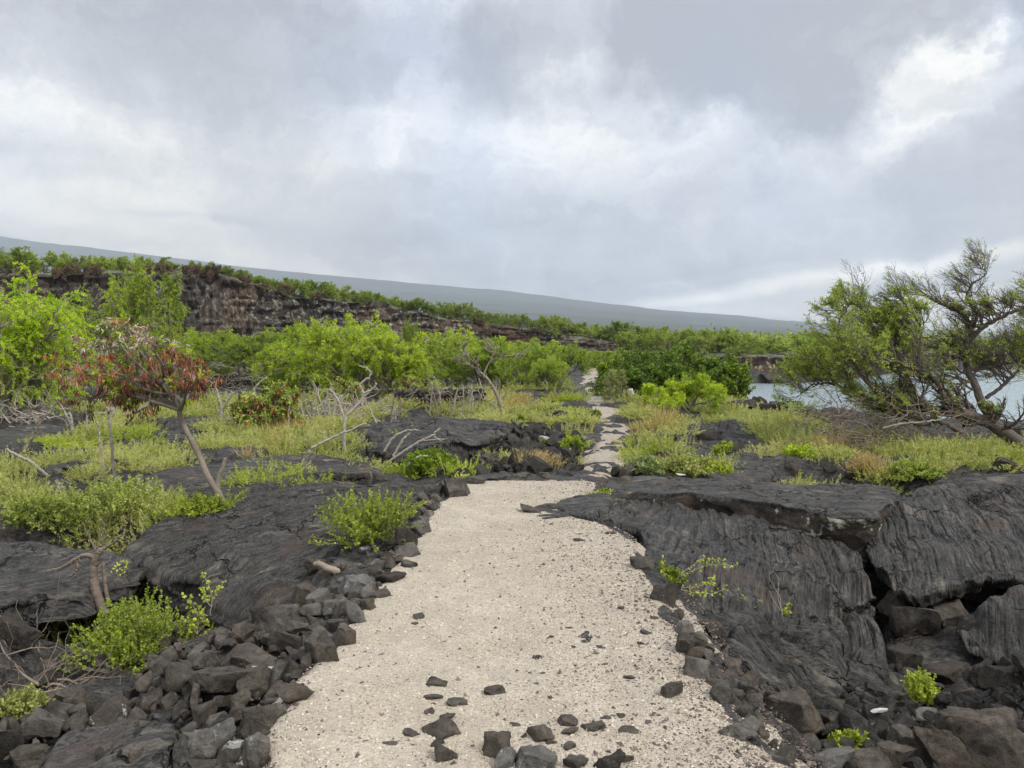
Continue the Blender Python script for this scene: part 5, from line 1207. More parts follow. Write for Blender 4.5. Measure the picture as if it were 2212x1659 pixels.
shrub_px(1400, 1028, 985, 90, 'feathery pale green shrub right of the stones at the trail head', 417, 'silver', n=50, L=.035)
shrub_px(1490, 1035, 990, 120, 'yellowish bushy plant behind the lava ledge', 418, 'herb', n=60, L=.035)
shrub_px(1550, 1040, 1000, 80, 'yellow-tipped bushy plant right of the yellowish one behind the ledge', 419, 'lush', n=50, L=.03)
shrub_px(1880, 1040, 985, 90, 'greyish dry rounded shrub behind the right part of the ledge', 420, 'straw', n=70, L=.03, W=.3)
shrub_px(1990, 1042, 1000, 100, 'green bushy plant between the dry shrub and the black lava sheet', 421, 'dull', n=60, L=.035)
shrub_px(2040, 1100, 1068, 90, 'vivid green creeper on top of the right lava slab', 422, 'bush', n=16, L=.035, up=2.0, p=pt(2040, 1095, .02))
shrub_px(2120, 1062, 1040, 90, 'vivid green creeper on the black sheet at the right edge', 423, 'bush', n=14, L=.035, up=2.0, p=pt(2120, 1060, .1))
shrub_px(930, 1025, 972, 120, 'dark green leafy bush in the gully left of the far path corner', 424, 'kiawe', n=70, L=.04, tmean=.3)
shrub_px(870, 985, 935, 110, 'thin-leaved dull green bush at the head of the gully', 425, 'dull', n=50, L=.035)
shrub_px(1240, 975, 940, 60, 'green herb growing among the white-lichened blocks', 426, 'bush', n=20, L=.04)
shrub_px(1175, 975, 950, 40, 'small green leafy plant beside the white-lichened blocks', 427, 'bush', n=14, L=.04)
shrub_px(1120, 925, 895, 50, 'round green bush above the cracked blocks', 428, 'kiawe', n=30, L=.045)
shrub_px(545, 1252, 1205, 60, 'few-stemmed bright plant growing from a crack in the swirled mound', 429, 'lush', n=7, L=.035, leafn=10, p=pt(540, 1248, -.2))
# thin climbing sprigs
def sprig(label, pts_px, z, r, rng, mat, nleaf, L, name='leafy_sprig', cat='plant', stemmat='stem', group=None):
    wa, la = Acc(), Acc(); base = pt(*pts_px[0][0], z)
    for line in pts_px:
        Q = np.array([tuple(pd(x, y, base.y + (k * .03 if isinstance(k, (int, float)) else 0)) - base) for k, (x, y) in enumerate(line)])
        t = np.linspace(0, len(Q) - 1, 14); P = np.array([np.interp(t, np.arange(len(Q)), Q[:, c]) for c in range(3)]).T + rng.normal(size=(14, 3)) * r * .8
        tube(wa, P, np.linspace(r, r * .4, 14), 4); D = np.gradient(P, axis=0)
        if nleaf:
            i = rng.randint(3, 14, nleaf); leaves(la, P[i] + rng.normal(size=(nleaf, 3)) * L * .4, rng.normal(size=(nleaf, 3)) + unit(D[i]) * .4, L * rng.uniform(.7, 1.2, nleaf), L * .8, rng, rng.uniform(.3, 1, nleaf))
    root = thing(name, base, label, cat, group); wa.build('stem', M[stemmat], root)
    if nleaf: la.build('leaves', M[mat], root, smooth=False)
    return root
sprig('leafy sprig with two arms climbing out of the crack behind the ridged slab', [[(1866, 1150), (1862, 1110), (1840, 1085), (1828, 1078)], [(1866, 1150), (1880, 1120), (1900, 1090), (1915, 1070)], [(1866, 1150), (1875, 1140), (1905, 1118), (1916, 1092)], [(1866, 1140), (1850, 1100), (1858, 1082)]], -.4, .005, NP(1), 'lush', 42, .034)
sprig('long arching yellow-green sprigs lying over the ridged slab', [[(1440, 1265), (1480, 1240), (1530, 1218), (1590, 1222)], [(1450, 1270), (1500, 1280), (1540, 1282), (1570, 1272)], [(1445, 1262), (1490, 1225), (1520, 1205), (1560, 1210)], [(1450, 1268), (1490, 1270), (1530, 1262), (1540, 1250)], [(1445, 1260), (1430, 1230), (1432, 1200)]], -.12, .004, NP(2), 'lush', 36, .026)
sprig('two-leaved green seedling on the ridged slab', [[(1628, 1330), (1620, 1308), (1610, 1290), (1596, 1278)], [(1628, 1330), (1632, 1306), (1640, 1300)]], -.45, .003, NP(3), 'lush', 12, .028)
sprig('dry forked twig with a few leaves at its foot on the ridged slab', [[(1690, 1328), (1685, 1290), (1665, 1255), (1660, 1235)], [(1690, 1328), (1680, 1285), (1682, 1250), (1672, 1236)], [(1688, 1320), (1672, 1300), (1662, 1275)]], -.55, .003, NP(4), 'bright', 0, .03, stemmat='bleach')
sprig('small green seedling right of the dry forked twig', [[(1700, 1330), (1698, 1312), (1706, 1304)], [(1700, 1330), (1690, 1312)], [(1700, 1330), (1704, 1318)]], -.58, .003, NP(5), 'lush', 10, .028)
sprig('slender forked seedling with round leaves at the front of the swirled mound', [[(455, 1330), (458, 1290), (448, 1258), (438, 1240)], [(456, 1300), (470, 1275), (482, 1258)], [(455, 1310), (440, 1290), (436, 1270)]], -.35, .004, NP(6), 'lush', 30, .026)
sprig('climbing vine with yellow leaves in the hollow right of the leafy bush', [[(425, 1370), (430, 1340), (420, 1310), (408, 1290)], [(425, 1370), (445, 1345), (440, 1320)], [(425, 1368), (410, 1345), (395, 1335)]], -.5, .004, NP(7), 'lush', 26, .038)
sprig('leafy green shoot near the dead stump', [[(255, 1250), (250, 1230), (262, 1205)], [(255, 1250), (268, 1232), (275, 1215)]], -.3, .003, NP(8), 'lush', 18, .028)
sprig('upright leafy herb on the lava tongue beside the far path corner', [[(1000, 1040), (998, 1020), (1004, 1000)], [(1000, 1040), (1010, 1025)], [(990, 1040), (985, 1022)]], 0, .005, NP(9), 'lush', 26, .035)

# ---- the red pod tree
def line_px(wa, pts, R, rng, d0, origin, wob=.012, n=26, sides=8, t=.5, top=None):
    """pts: (px, py, depth offset) drawn at about distance d0"""
    Q = np.array([tuple(pd(q[0], q[1] if top is None or q[1] > 700 else 700 - (700 - q[1]) * top, d0 + (q[2] if len(q) > 2 else 0.0)) - origin) for q in pts]); k = len(Q); tt = np.linspace(0, k - 1, n)
    i = np.minimum(tt.astype(int), k - 2); f = (tt - i)[:, None]
    A, B = Q[np.maximum(i - 1, 0)], Q[i]; Cc, Dd = Q[i + 1], Q[np.minimum(i + 2, k - 1)]
    P = .5 * (2 * B + (Cc - A) * f + (2 * A - 5 * B + 4 * Cc - Dd) * f ** 2 + (3 * B - A - 3 * Cc + Dd) * f ** 3)
    P = P + rng.normal(size=P.shape) * wob * np.linspace(.3, 1, n)[:, None]
    Rr = np.interp(np.linspace(0, 1, n), np.linspace(0, 1, len(R)), R); tube(wa, P, Rr, sides, t); return P
def pod_tree():
    rng = NP(500); wa, la, pa = Acc(), Acc(), Acc()
    b = gp(478, 1086); b.z = ground_z(b.x, b.y); d = b.y; o = b
    root = thing('pod_tree', o, 'slanting tree with a crown of hanging red-brown and grey seed pods', 'tree')
    k = d / FPX
    main = line_px(wa, [(482, 1090, 0), (470, 1062, 0), (452, 1035, 0), (430, 985, .05), (410, 945, .05), (395, 915, .1), (388, 890, .1), (392, 870, .12), (370, 850, .15), (355, 830, .2)], [9 * k, 7 * k, 6.2 * k, 5.6 * k, 5 * k], rng, d, o, .004, 40)
    line_px(wa, [(468, 1062, 0), (472, 1030, .02), (483, 1005, .04), (486, 990, .04)], [7 * k, 5 * k, 4 * k], rng, d, o, .004, 14)
    tips = []
    SP = [dict(n=(6, 8), ang=(.35, .9), len=(.6, .85), rad=.6, wander=.14), dict(n=(5, 7), ang=(.4, 1.0), len=(.5, .7), rad=.55, sides=4), dict(n=0, sides=3, seg=4, wander=.15, bias=(0, 0, -.2))]
    arms = [(388, 885, .1), (375, 855, .15), (355, 830, .2)]
    for x1, y1 in [(160, 785), (175, 800), (180, 775), (215, 745), (240, 720), (265, 700), (300, 735), (330, 745), (350, 760), (385, 775), (410, 770), (425, 790), (430, 815), (200, 860), (235, 835), (270, 850), (320, 840), (300, 800), (230, 790), (400, 830)]:
        s = arms[rng.randint(3)]; dz = rng.uniform(-.5, .8)
        mx, my = (s[0] + x1) / 2 + rng.uniform(-12, 12), (s[1] + y1) / 2 + rng.uniform(-4, 20)
        P = line_px(wa, [(s[0], s[1], s[2]), (mx, my, dz * .6), (x1, y1, dz)], [5 * k, 3 * k, 1.3 * k], rng, d, o, .008, 14, 5)
        for j in range(7):
            i = rng.randint(5, 14); dr = unit(P[i] - P[i - 1]) + rng.normal(size=3) * .7
            grow(wa, tips, P[i], dr, 40 * k, 1.4 * k, 1, rng, SP)
    # clusters of flat pods hanging from the twig ends; grey and empty at the very top
    allp = np.array([P[-1] for P, D in tips]); rng.shuffle(allp)
    n = 760; c = allp[rng.randint(0, len(allp), n)]
    ztop = np.percentile(allp[:, 2], 97); zlow = np.percentile(allp[:, 2], 5)
    for q in c:
        hf = (q[2] - zlow) / (ztop - zlow); m = rng.randint(5, 11)
        tm = (.95 if hf > .72 and rng.random() < .85 else (.60 if rng.random() < .36 else rng.uniform(.15, .45))) if hf > .3 else rng.uniform(.05, .45)
        if rng.random() < .10: tm = .72
        dirs = rng.normal(size=(m, 3)) * np.array([.38, .38, .25]) + np.array([0, 0, -1.0 if hf < .75 else -.3])
        leaves(pa, np.repeat(q[None], m, 0) + rng.normal(size=(m, 3)) * .02, dirs, 0.075 * rng.uniform(.6, 1.35, m), .014, rng, np.clip(tm + rng.normal(size=m) * .10, 0, 1), roll=.6)
    feather(la, [tp for tp in tips if rng.random() < .16], rng, 18, .06, .016, .1)
    # one low tuft of yellow-green pods under the crown
    for q in (pd(404, 862, d + .1) - o, pd(398, 868, d + .1) - o):
        leaves(la, np.repeat(np.array(q)[None], 12, 0), rng.normal(size=(12, 3)) * .5 + np.array([0, 0, -1.0]), .15, .015, rng, rng.uniform(.6, 1, 12))
    wa.build('trunk', M['bark'], root); la.build('foliage', M['kiawe'], root, smooth=False); pa.build('seed_pods', M['pod'], root, smooth=False)
pod_tree()
def small_pod_tree(px, yb, yt, wpx, label, seed):
    rng = NP(seed); wa, la, pa, tips = Acc(), Acc(), Acc(), []; p = gp(px, yb); d = p.y; w = wpx * d / FPX; h = (yb - yt) * d / FPX
    for s in range(5): grow(wa, tips, np.array([rng.uniform(-.1, .1), rng.uniform(-.1, .1), 0]), (rng.uniform(-.6, .6), rng.uniform(-.6, .6), 1), .6, .02, 0, rng, KI[:1] + KI[2:])
    V = np.concatenate(wa.V); S = np.array([w / 2 / np.percentile(np.abs(V[:, 0]), 98)] * 2 + [h / np.percentile(V[:, 2], 99)]); wa.V = [v * S for v in wa.V]; tips = [(P * S, D) for P, D in tips]
    feather(la, tips, rng, 16, .10, .035, .2)
    for P, D in tips:
        if rng.random() < .8:
            m = 5; leaves(pa, np.repeat(P[-1][None], m, 0), rng.normal(size=(m, 3)) * .3 + np.array([0, 0, -1.0]), .14, .03, rng, np.clip(rng.choice([.2, .4, .6]) + rng.normal(size=m) * .08, 0, 1), roll=.6)
    root = thing('pod_tree', p, label, 'tree'); wa.build('trunk', M['bark'], root); la.build('foliage', M['dull'], root, smooth=False); pa.build('seed_pods', M['pod'], root, smooth=False)
small_pod_tree(585, 925, 832, 150, 'small low tree mixing dark green leaves with red-brown pods', 510)
small_pod_tree(745, 865, 822, 70, 'small reddish bush under the broad thicket trees', 511)
small_pod_tree(880, 862, 815, 60, 'small reddish brown bush left of the dry stone wall', 512)

# ---- the windswept tree on the right
def windswept():
    rng = NP(600); wa, la, ta = Acc(), Acc(), Acc(); b = gp(2235, 985); b.z = ground_z(b.x, b.y); d = 12.6; o = b; k = d / FPX
    root = thing('windswept_tree', o, 'big windswept half-bare tree leaning left at the right edge', 'tree')
    limbs = []
    def limb(pts, R, n=30): P = line_px(wa, pts, [r * k * .75 for r in R], rng, d, o, .012, n, 8, top=.72); limbs.append((P, np.interp(np.linspace(0, 1, n), np.linspace(0, 1, len(R)), R) * k)); return P
    limb([(2250, 1000, 0), (2190, 950, 0), (2140, 915, .0), (2080, 895, .05), (2010, 885, .1), (1950, 882, .2), (1900, 878, .3), (1860, 862, .3)], [22, 19, 16, 14, 10, 6])
    limb([(2170, 935, 0), (2125, 880, .1), (2110, 840, .1), (2090, 800, .2), (2085, 750, .2), (2095, 715, .2), (2080, 670, .2), (2040, 640, .3), (2000, 615, .3)], [13, 11, 9, 8, 6, 4])
    limb([(2085, 745, .2), (2120, 710, .1), (2160, 680, 0), (2215, 650, -.1), (2270, 640, -.2)], [8, 6, 5, 4])
    limb([(2070, 895, .1), (2040, 860, -.1), (2020, 820, -.2), (1960, 790, -.3), (1900, 775, -.4), (1840, 780, -.4)], [9, 8, 6, 4, 2])
    limb([(2000, 885, .1), (1970, 840, .3), (1950, 790, .4), (1930, 740, .5), (1900, 690, .5), (1870, 660, .5)], [9, 7, 5, 4, 2.5])
    limb([(1950, 882, .2), (1900, 850, .0), (1860, 810, -.1), (1830, 760, -.2), (1810, 710, -.2), (1825, 660, -.2), (1850, 620, -.2)], [7, 6, 4, 3, 2, 1])
    limb([(1900, 878, .3), (1850, 850, .4), (1800, 830, .4), (1760, 830, .4), (1730, 850, .4)], [5, 4, 3, 2])
    limb([(2095, 720, .2), (2110, 670, .3), (2090, 620, .3), (2100, 580, .3), (2130, 550, .3), (2122, 535, .3)], [6, 5, 4, 3, 1.5, .8])
    limb([(2000, 820, -.2), (1990, 760, 0), (1985, 700, .1), (1960, 650, .1), (1945, 615, .1)], [6, 5, 4, 3, 1.5])
    limb([(2060, 770, .2), (2000, 745, .3), (1950, 745, .3), (1880, 720, .3)], [5, 4, 3, 2])
    limb([(2090, 800, .2), (2150, 790, .1), (2210, 780, 0), (2280, 790, 0)], [6, 5, 4, 3])
    limb([(2130, 860, .2), (2180, 820, .2), (2230, 760, .2), (2250, 700, .2)], [6, 5, 4, 2])
    limb([(2080, 935, -.3), (2040, 915, -.3), (2000, 905, -.2), (1960, 900, 0)], [7, 7, 6, 5], 14)
    SP = [dict(n=(5, 8), ang=(.3, .8), len=(.5, .9), rad=.6, wander=.15, bias=(-.35, 0, .5), sides=4, seg=7), dict(n=(4, 7), ang=(.35, .9), len=(.45, .85), rad=.6, wander=.16, bias=(-.35, 0, .3), sides=3, seg=6), dict(n=0, sides=3, seg=6, wander=.14, bias=(-.3, 0, .15))]
    green, bare = [], []
    for P, R in limbs[1:] + limbs[:1]:
        n = len(P)
        for j in range(int(n * 1.25)):
            i = rng.randint(int(n * .25), n); side = rng.normal(size=3) * np.array([.8, 1.0, .7]) + np.array([-.45, 0, .6])
            px = CXP + (P[i][0] + o.x) / (P[i][1] + o.y) * FPX; lo = P[i][2] + o.z
            tips = green if (rng.random() < (.95 if px < 1990 else .28)) and lo < EYE + (HOR - 655) / FPX * d else bare
            grow(wa if R[i] > 3.0 * k else ta, tips, P[i], side, rng.uniform(38, 72) * k * (1 if lo < 2.0 else .75), max(R[i] * .3, .8 * k), 0, rng, SP)
    feather(la, green, rng, 13, .050, .012, .2, keep=.37, spread=.7)
    feather(la, bare, rng, 9, .045, .011, .2, keep=.05)
    wa.build('trunk', M['darkbark'], root); ta.build('twigs', M['darkbark'], root); la.build('crown', M['wind'], root, smooth=False)
windswept()
def brush(label, x0, x1, ytop, ybase, n, seed, mat, r=(.004, .011), L=(.4, 1.0), name='dead_brush'):
    rng = NP(seed); wa = Acc(); p0 = gp((x0 + x1) / 2, ybase)
    for i in range(n):
        f = rng.random(); px = x0 + (x1 - x0) * f; d = p0.y + rng.uniform(-.2, 1.3); a, b, c = ray(px, ybase); X = a / b * d
        zt = EYE - (ytop - HOR) / FPX * d; z0 = ground_z(X, d) if n < 80 else p0.z
        z = z0 + (zt - z0) * rng.random() ** 1.3 * (1 - abs(f - .5) * .7)
        dr = np.array([rng.choice([-1, 1]) * rng.uniform(.4, 1), rng.uniform(-.5, .5), rng.uniform(-.3, .6)])
        P, D, R = branch(wa, np.array([X, d, z]) - np.array(p0), dr, rng.uniform(*L), rng.uniform(*r), .002, rng, 9, .32, (0, 0, -.1), 4)
        for j in range(3):
            q = rng.randint(2, 8); branch(wa, P[q], D[q] + rng.normal(size=3) * .7, rng.uniform(.15, .5), R[q] * .6, .0015, rng, 6, .3, (0, 0, -.1), 3)
    root = thing(name, p0, label, 'brush'); wa.build('branches', M[mat], root)
brush('wide tangle of brown dead branches under the windswept tree', 1745, 2090, 862, 985, 190, 701, 'twig')
brush('tangle of dark dead twigs filling the left side of the windswept tree', 1790, 1960, 800, 960, 110, 702, 'darkbark')
brush('heap of dry sticks in the lower left hollow', -20, 190, 1470, 1540, 34, 703, 'twig', r=(.004, .012), L=(.3, .7))
brush('tangle of grey dead branches between the small pod tree and the snags', 660, 840, 850, 920, 60, 704, 'bleach', r=(.006, .014), L=(.4, .9))
brush('low tangle of bleached branches at the left edge in front of the bright tree', -10, 110, 865, 930, 40, 705, 'bleach', r=(.008, .018), L=(.4, .9))
brush('mesh of thin grey dead twigs in front of the dry stone wall', 880, 1060, 830, 890, 70, 706, 'bleach', r=(.005, .011), L=(.4, .9))
brush('grey leafless twigs behind the red pod tree', 440, 560, 765, 860, 50, 707, 'bleach', r=(.006, .014), L=(.5, 1.2))

# ---- snags, stakes and fallen branches, each its own thing
def snag(label, lines, d=None, base=None, mat='bleach', seed=0, name='dead_branch', group=None, wob=.008, twigs=0):
    rng = NP(800 + seed); wa = Acc(); bx, by = base or lines[0][0][0][:2]
    p = gp(bx, by); d = d or p.y; k = d / FPX; o = pd(bx, by, d); last = None
    for pts, R in lines:
        P = line_px(wa, [(q[0], q[1], q[2] if len(q) > 2 else 0.0) for q in pts], [max(r * k, .002) for r in R], rng, d, o, wob, 9 * len(pts), 6)
        for j in range(twigs):
            i = rng.randint(len(P) // 3, len(P)); branch(wa, P[i], unit(P[i] - P[i - 1]) + rng.normal(size=3) * .6, rng.uniform(12, 34) * k, 1.3 * k, .002, rng, 6, .25, (0, 0, .1), 3)
    root = thing(name, o, label, 'dead wood', group); wa.build('wood', M[mat], root); return root
snag('crooked bleached snag with a snaking top in front of the thicket', [([(745, 985), (743, 940), (748, 900), (775, 872), (785, 850), (778, 830), (800, 812), (798, 800), (775, 790)], [3.8, 3.8, 3.4, 3, 2.4, 1.8, 1.1]), ([(785, 850), (805, 840), (812, 828)], [3, 2, 1.5]), ([(745, 905), (735, 880), (728, 860), (712, 842)], [3, 2.5, 2])], seed=1, twigs=4)
snag('leaning bare grey tree with a spreading leafless top', [([(1088, 905), (1082, 880), (1072, 850), (1058, 825), (1042, 808), (1030, 790), (1035, 770)], [4, 4, 3.6, 3, 2.5, 1.5, 1]), ([(1050, 815), (1010, 785), (985, 775)], [2, 1.4, .8]), ([(1045, 808), (1060, 780), (1090, 770), (1130, 765)], [2, 1.5, .8]), ([(1035, 790), (1005, 765), (1000, 745)], [1.6, 1, .7]), ([(1060, 782), (1065, 760), (1060, 742)], [1.4, 1, .7])], seed=2, twigs=26, mat='bark')
snag('tall thin pale stake left of the pod tree', [([(252, 1052), (245, 1000), (240, 940), (236, 900), (233, 878)], [3.5, 3, 3, 2.4]), ([(246, 1012), (238, 1003)], [2, 1])], seed=3)
snag('shorter thin stake left of the tall one', [([(226, 1030), (220, 980), (214, 945), (212, 912)], [2.4, 2, 1.8, 1.4])], seed=4)
snag('short pale post stub left of the pod tree trunk', [([(303, 1085), (299, 1055), (298, 1028)], [4, 4, 3])], seed=5)
snag('short brown post stub among shrubs above the left hollow', [([(134, 1088), (130, 1062), (128, 1045)], [4, 4, 3])], seed=6)
snag('twisted dark trunk with forked pale top at the far left', [([(35, 1010), (55, 970), (70, 945), (82, 920), (90, 895)], [4, 4, 3, 2.5]), ([(82, 920), (70, 895), (62, 870)], [2.5, 2, 1.5]), ([(88, 905), (110, 890), (118, 880)], [2, 1.5, 1])], seed=7, mat='bark', twigs=3)
snag('fallen pale pole slanting into the shrubs at the left', [([(105, 1030), (70, 1000), (40, 985), (10, 968)], [3.5, 3.5, 3, 2])], seed=8)
snag('long bleached pole slanting across the shrubs below the crooked snag', [([(668, 990), (672, 970), (700, 955), (740, 935), (790, 915)], [3.2, 3.2, 3, 2.4, 1.6])], seed=9)
snag('forked bleached branch standing behind the left shrubs', [([(160, 952), (155, 915), (150, 890)], [4.5, 3.6, 1.8]), ([(157, 925), (145, 900), (132, 875)], [3, 2.5, 1.5]), ([(186, 950), (188, 905), (186, 880)], [3, 2.5, 1.5])], seed=10, twigs=3)
snag('broken white stump with a long curling limb behind the pod tree', [([(246, 905), (243, 880), (240, 850)], [7, 6, 3]), ([(200, 893), (240, 893), (280, 895), (320, 875), (360, 873), (390, 878)], [3, 4, 4, 3.5, 2.5]), ([(322, 875), (318, 855), (335, 845), (365, 833)], [3.5, 3, 2.4, 2])], seed=11, twigs=3, d=16.5)
snag('white forked branch with many prongs left of the small pod tree', [([(480, 915), (478, 880), (470, 850), (462, 825)], [3, 3, 2.5, 1.5]), ([(478, 885), (495, 860), (500, 845)], [2.5, 2, 1]), ([(520, 930), (535, 905), (558, 870), (548, 850), (555, 832), (575, 815)], [4, 4, 3.5, 3, 2, 1.5])], seed=12, twigs=5)
snag('pale fallen limb with broken prongs above the gully', [([(835, 1000), (880, 970), (905, 955), (935, 940), (950, 925)], [3, 3.5, 3.2, 2.6, 1.8]), ([(910, 952), (940, 950), (965, 948)], [2, 1.6, 1]), ([(935, 940), (955, 955)], [2, 1])], seed=13, d=11.6)
snag('short pale crooked branch lying below the long fallen limb', [([(872, 1018), (890, 995), (915, 985), (950, 990)], [3, 3, 2.6, 1.6])], seed=14, d=10.8)
snag('pale forked stick standing at the edge of the cracked lava block', [([(850, 985), (870, 950), (885, 935)], [3.4, 3, 2]), ([(830, 975), (850, 945), (880, 930), (905, 930)], [3, 2.6, 2])], seed=15, d=11.8)
snag('dead stump with upturned prongs standing over the leafy bush', [([(226, 1325), (212, 1290), (202, 1250), (206, 1210), (220, 1185)], [11, 10, 8, 6.5]), ([(210, 1205), (180, 1200), (140, 1222), (95, 1238)], [6, 5, 4, 1.6]), ([(168, 1212), (166, 1232), (150, 1245)], [5, 4, 2]), ([(218, 1188), (240, 1175), (268, 1152)], [4.5, 3.6, 1.8]), ([(212, 1190), (215, 1160), (222, 1128)], [2.6, 2, 1]), ([(208, 1192), (195, 1165), (182, 1140)], [2.6, 2, 1]), ([(222, 1185), (225, 1165), (228, 1145)], [3, 2, 1.5]), ([(235, 1310), (226, 1260), (222, 1215)], [4, 4, 3])], d=6.2, seed=16, mat='twig', name='dead_stump', wob=.004, twigs=2)
snag('small broken stub in the hollow at the left edge', [([(55, 1440), (68, 1415), (78, 1395), (72, 1360)], [4, 4, 4, 2.5]), ([(72, 1405), (84, 1406)], [3, 1.5])], d=6.0, seed=17, mat='bleach')
snag('curved grey stick lying on the shore rocks', [([(1598, 878), (1608, 868), (1618, 862)], [1.5, 1.4, 1])], seed=18)
snag('thin pale stick leaning on the dead brush under the windswept tree', [([(1905, 925), (1950, 915), (2010, 910), (2035, 905)], [2.6, 2.4, 2, 1.4])], d=12.2, seed=19)
snag('thin dead stem standing behind the cracked block beside the gully', [([(1002, 945), (1000, 920), (1004, 905), (992, 893)], [2, 1.8, 1.4, 1])], seed=20)
SG = 'thin bare stems standing in the herbs'
rs = random.Random(12)
for j in range(64):
    if j < 34: px, yb, lab = rs.uniform(650, 860), rs.uniform(880, 935), 'thin bare stem near the crooked snag'
    elif j < 56: px, yb, lab = rs.uniform(905, 1085), rs.uniform(880, 905), 'thin bare stem near the dry stone wall'
    else: px, yb, lab = rs.uniform(480, 640), rs.uniform(900, 930), 'thin bare stem near the small pod tree'
    hpx = rs.uniform(25, 75); lean = rs.uniform(-22, 22)
    snag(lab, [([(px, yb), (px + lean * .4 + rs.uniform(-4, 4), yb - hpx * .5), (px + lean, yb - hpx)], [2.0, 1.7, .9])], seed=100 + j, name='bare_stem', group=lab.replace('thin bare stem', 'thin bare stems'), twigs=rs.randint(0, 3), mat=rs.choice(['bleach', 'bleach', 'twig']))
# driftwood log on the left stones
def driftwood():
    wa = Acc(); rng = NP(900); b = gp(705, 1265); b.z += .13; k = b.y / FPX
    P = np.array([(-.12, .02, .03), (-.07, .02, .03), (0, 0, .012), (.07, -.015, 0), (.12, -.03, -.012)]); t = np.linspace(0, 4, 16); P = np.array([np.interp(t, range(5), P[:, c]) for c in range(3)]).T + rng.normal(size=(16, 3)) * .003
    R = np.array([.022, .031, .033, .032, .034, .035, .033, .035, .037, .035, .037, .036, .038, .038, .036, .030]); tube(wa, P * .9, R * .72, 12)
    root = thing('driftwood', b, 'short pinkish driftwood log resting on the left stones', 'driftwood', rz=-.25); wa.build('log', M['driftwood'], root)
M['driftwood'] = wood_mat('driftwood', (0.14, 0.10, 0.075), (0.46, 0.37, 0.29), 22)
driftwood()

# ---- dry stone walls behind the snags
def stone_wall(label, xa, xb, yb, yt, d, seed):
    rng = NP(seed); Vs, Fs, off = [], [], 0; pro = [rock_mesh(700 + q, 2, 8, .8, .05) for q in range(6)]
    pa_, pb_ = pd(xa, yb, d), pd(xb, yb, d + .8); L = (pb_ - pa_).length; h = (yb - yt) / FPX * d; z0 = ground_z(pa_.x, d) - .1; dirv = (pb_ - pa_).normalized()
    s = .13; rows = int(h / (s * .8)) + 1
    for r in range(rows):
        for c in range(int(L / s)):
            for dep in (0, .22):
                V, F = pro[rng.randint(6)]; q = s * rng.uniform(.5, .72); a, b, g = rng.uniform(0, 6.28, 3); R = np.array(Matrix.Rotation(a, 3, 'X') @ Matrix.Rotation(b, 3, 'Y') @ Matrix.Rotation(g, 3, 'Z'))
                x = (c + .5 * (r % 2) + rng.uniform(-.2, .2)) * s
                Vs.append((V * np.array([q * 1.1, q * .8, q * .8])) @ R.T + np.array([dirv.x * x, dirv.y * x + dep, r * s * .8 + .05])); Fs.append(F + off); off += len(V)
    o = mesh_np('stone_wall', np.concatenate(Vs), np.concatenate(Fs), M['rock_dark'], smooth=False); o.location = (pa_.x, pa_.y, z0); tag(o, label, 'wall')
stone_wall('low dry wall of dark lava stones left of the trail, behind the grey twigs', 850, 1052, 890, 848, 20.5, 31)
stone_wall('dry wall of dark lava stones seen behind the red pod tree', 436, 580, 832, 802, 31, 32)

# ---- the air between here and the volcano
def haze():
    x0, x1, y0, y1, z0, z1 = -9500, 10500, -70, 6800, -7, 1000
    V = [(x, y, z) for x in (x0, x1) for y in (y0, y1) for z in (z0, z1)]
    F = [(0, 1, 3, 2), (4, 6, 7, 5), (0, 4, 5, 1), (2, 3, 7, 6), (0, 2, 6, 4), (1, 5, 7, 3)]
    m, t, out = new_mat('haze_air'); v = t.new('ShaderNodeVolumePrincipled')
    v.inputs['Color'].default_value = (0.80, 0.90, 1.0, 1); v.inputs['Density'].default_value = 0.00019; v.inputs['Anisotropy'].default_value = 0.2
    t.l.new(v.outputs[0], out.inputs['Volume'])
    o = mesh_np('haze', V, np.array(F), m, smooth=False); tag(o, 'thin bluish haze in the air', 'haze', kind='stuff')
haze()

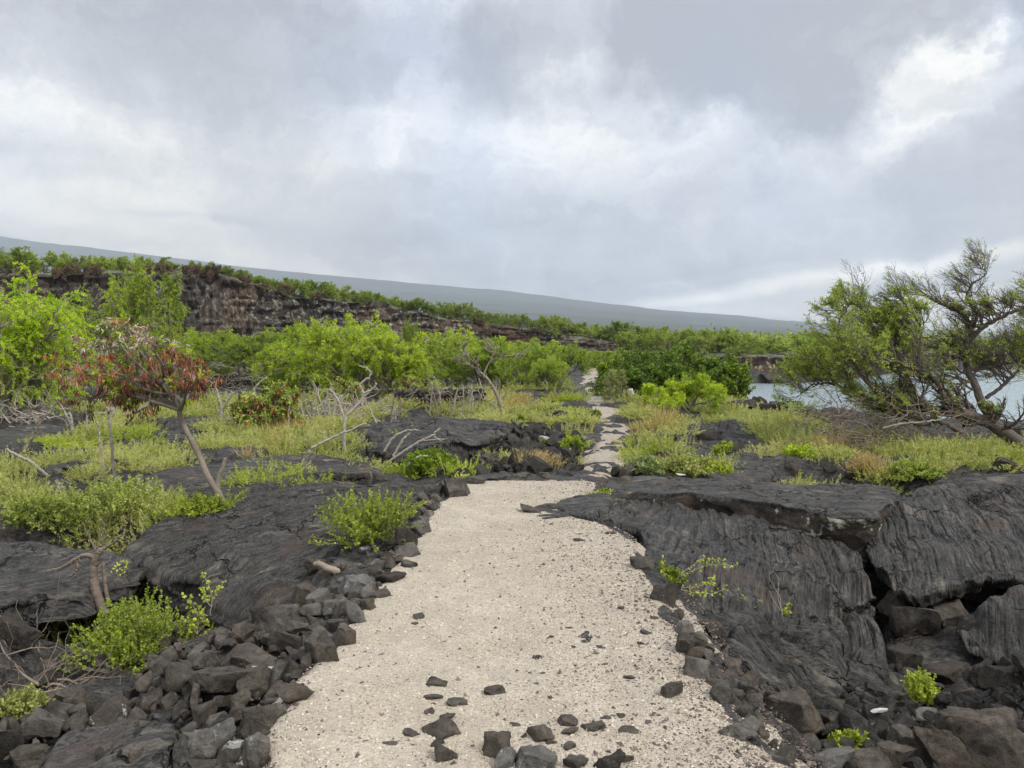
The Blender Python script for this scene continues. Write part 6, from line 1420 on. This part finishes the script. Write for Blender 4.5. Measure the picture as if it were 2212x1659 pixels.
# ---- give every look-alike a label of its own: nearest landmark, then order from the left
def relabel():
    LM = {k: gp(*v) for k, v in {'the driftwood log': (705, 1262), 'the yellow-green shrub': (800, 1170), 'the leafy bush': (262, 1450), 'the biggest angular stone': (685, 1430), 'the white-frosted boulder': (230, 1575),
          'the smooth grey boulder': (428, 1655), 'the front of the swirled mound': (560, 1360), 'the far left path corner': (985, 1062), 'the egg-shaped stone': (910, 1150), 'the very large brown boulder': (1737, 1600),
          'the shark-fin stone': (1440, 1310), 'the rounded cracked boulder': (1490, 1418), 'the cube-like stone': (1455, 1512), 'the broad black slab stone': (2050, 1480), 'the huge corner boulder': (2180, 1640),
          'the bright creeper': (1850, 1620), 'the hanging creeper': (2000, 1530), 'the largest path stone': (1080, 1640), 'the long dark path stone': (950, 1598), 'the wide flat grey stone': (1160, 1655),
          'the diamond-shaped stone': (1072, 1505), 'the reddish flat stone': (1170, 1608), 'the lava tongue': (1200, 1110), 'the pointed dark stone': (967, 1650), 'the blocky flat-fronted stone': (626, 1520), 'the split boulder in the hollow': (1990, 1370)}.items()}
    TEN = ['', '', 'twenty', 'thirty', 'forty', 'fifty', 'sixty']
    ONE = ['first', 'second', 'third', 'fourth', 'fifth', 'sixth', 'seventh', 'eighth', 'ninth', 'tenth', 'eleventh', 'twelfth', 'thirteenth', 'fourteenth', 'fifteenth', 'sixteenth', 'seventeenth', 'eighteenth', 'nineteenth', 'twentieth']
    def nth(i): n = i + 1; return ONE[i] if n <= 20 else ('%s-%s' % (TEN[n // 10], ONE[n % 10 - 1]) if n % 10 else TEN[n // 10][:-1] + 'ieth')
    SHORT = {'smaller stone packed between the big ones on the left path edge': 'small left-edge stones', 'dark stone in the rubble at the bottom left below the leafy bush': 'dark rubble stones', 'small stone in the loose row along the right edge of the gravel': 'small right-edge stones',
             'black broken stone on the floor of the right-hand pit': 'black pit stones', 'small dark stone poking out of the pale gravel path': 'small path stones'}
    def sx_(o):
        p = o.matrix_basis.translation; return p.x / max(p.y, .1)
    by = {}
    for o in C.objects:
        if o.parent is None and o.get('label') and o.get('kind') is None: by.setdefault(o['label'], []).append(o)
    for lab, obs in by.items():
        if len(obs) < 2: continue
        if lab in SHORT:
            cl = {}
            for o in obs: cl.setdefault(min(LM, key=lambda k: (LM[k] - o.location).length), []).append(o)
            for k, g in cl.items():
                g.sort(key=sx_)
                for i, o in enumerate(g):
                    o['label'] = ('only one of the %s nearest %s' % (SHORT[lab], k)) if len(g) == 1 else ('%s from left of the %s nearest %s' % (nth(i), SHORT[lab], k))
        else:
            obs.sort(key=sx_)
            for i, o in enumerate(obs):
                o['label'] = '%s from left: %s' % (nth(i), ' '.join(lab.split()[:13]))
relabel()
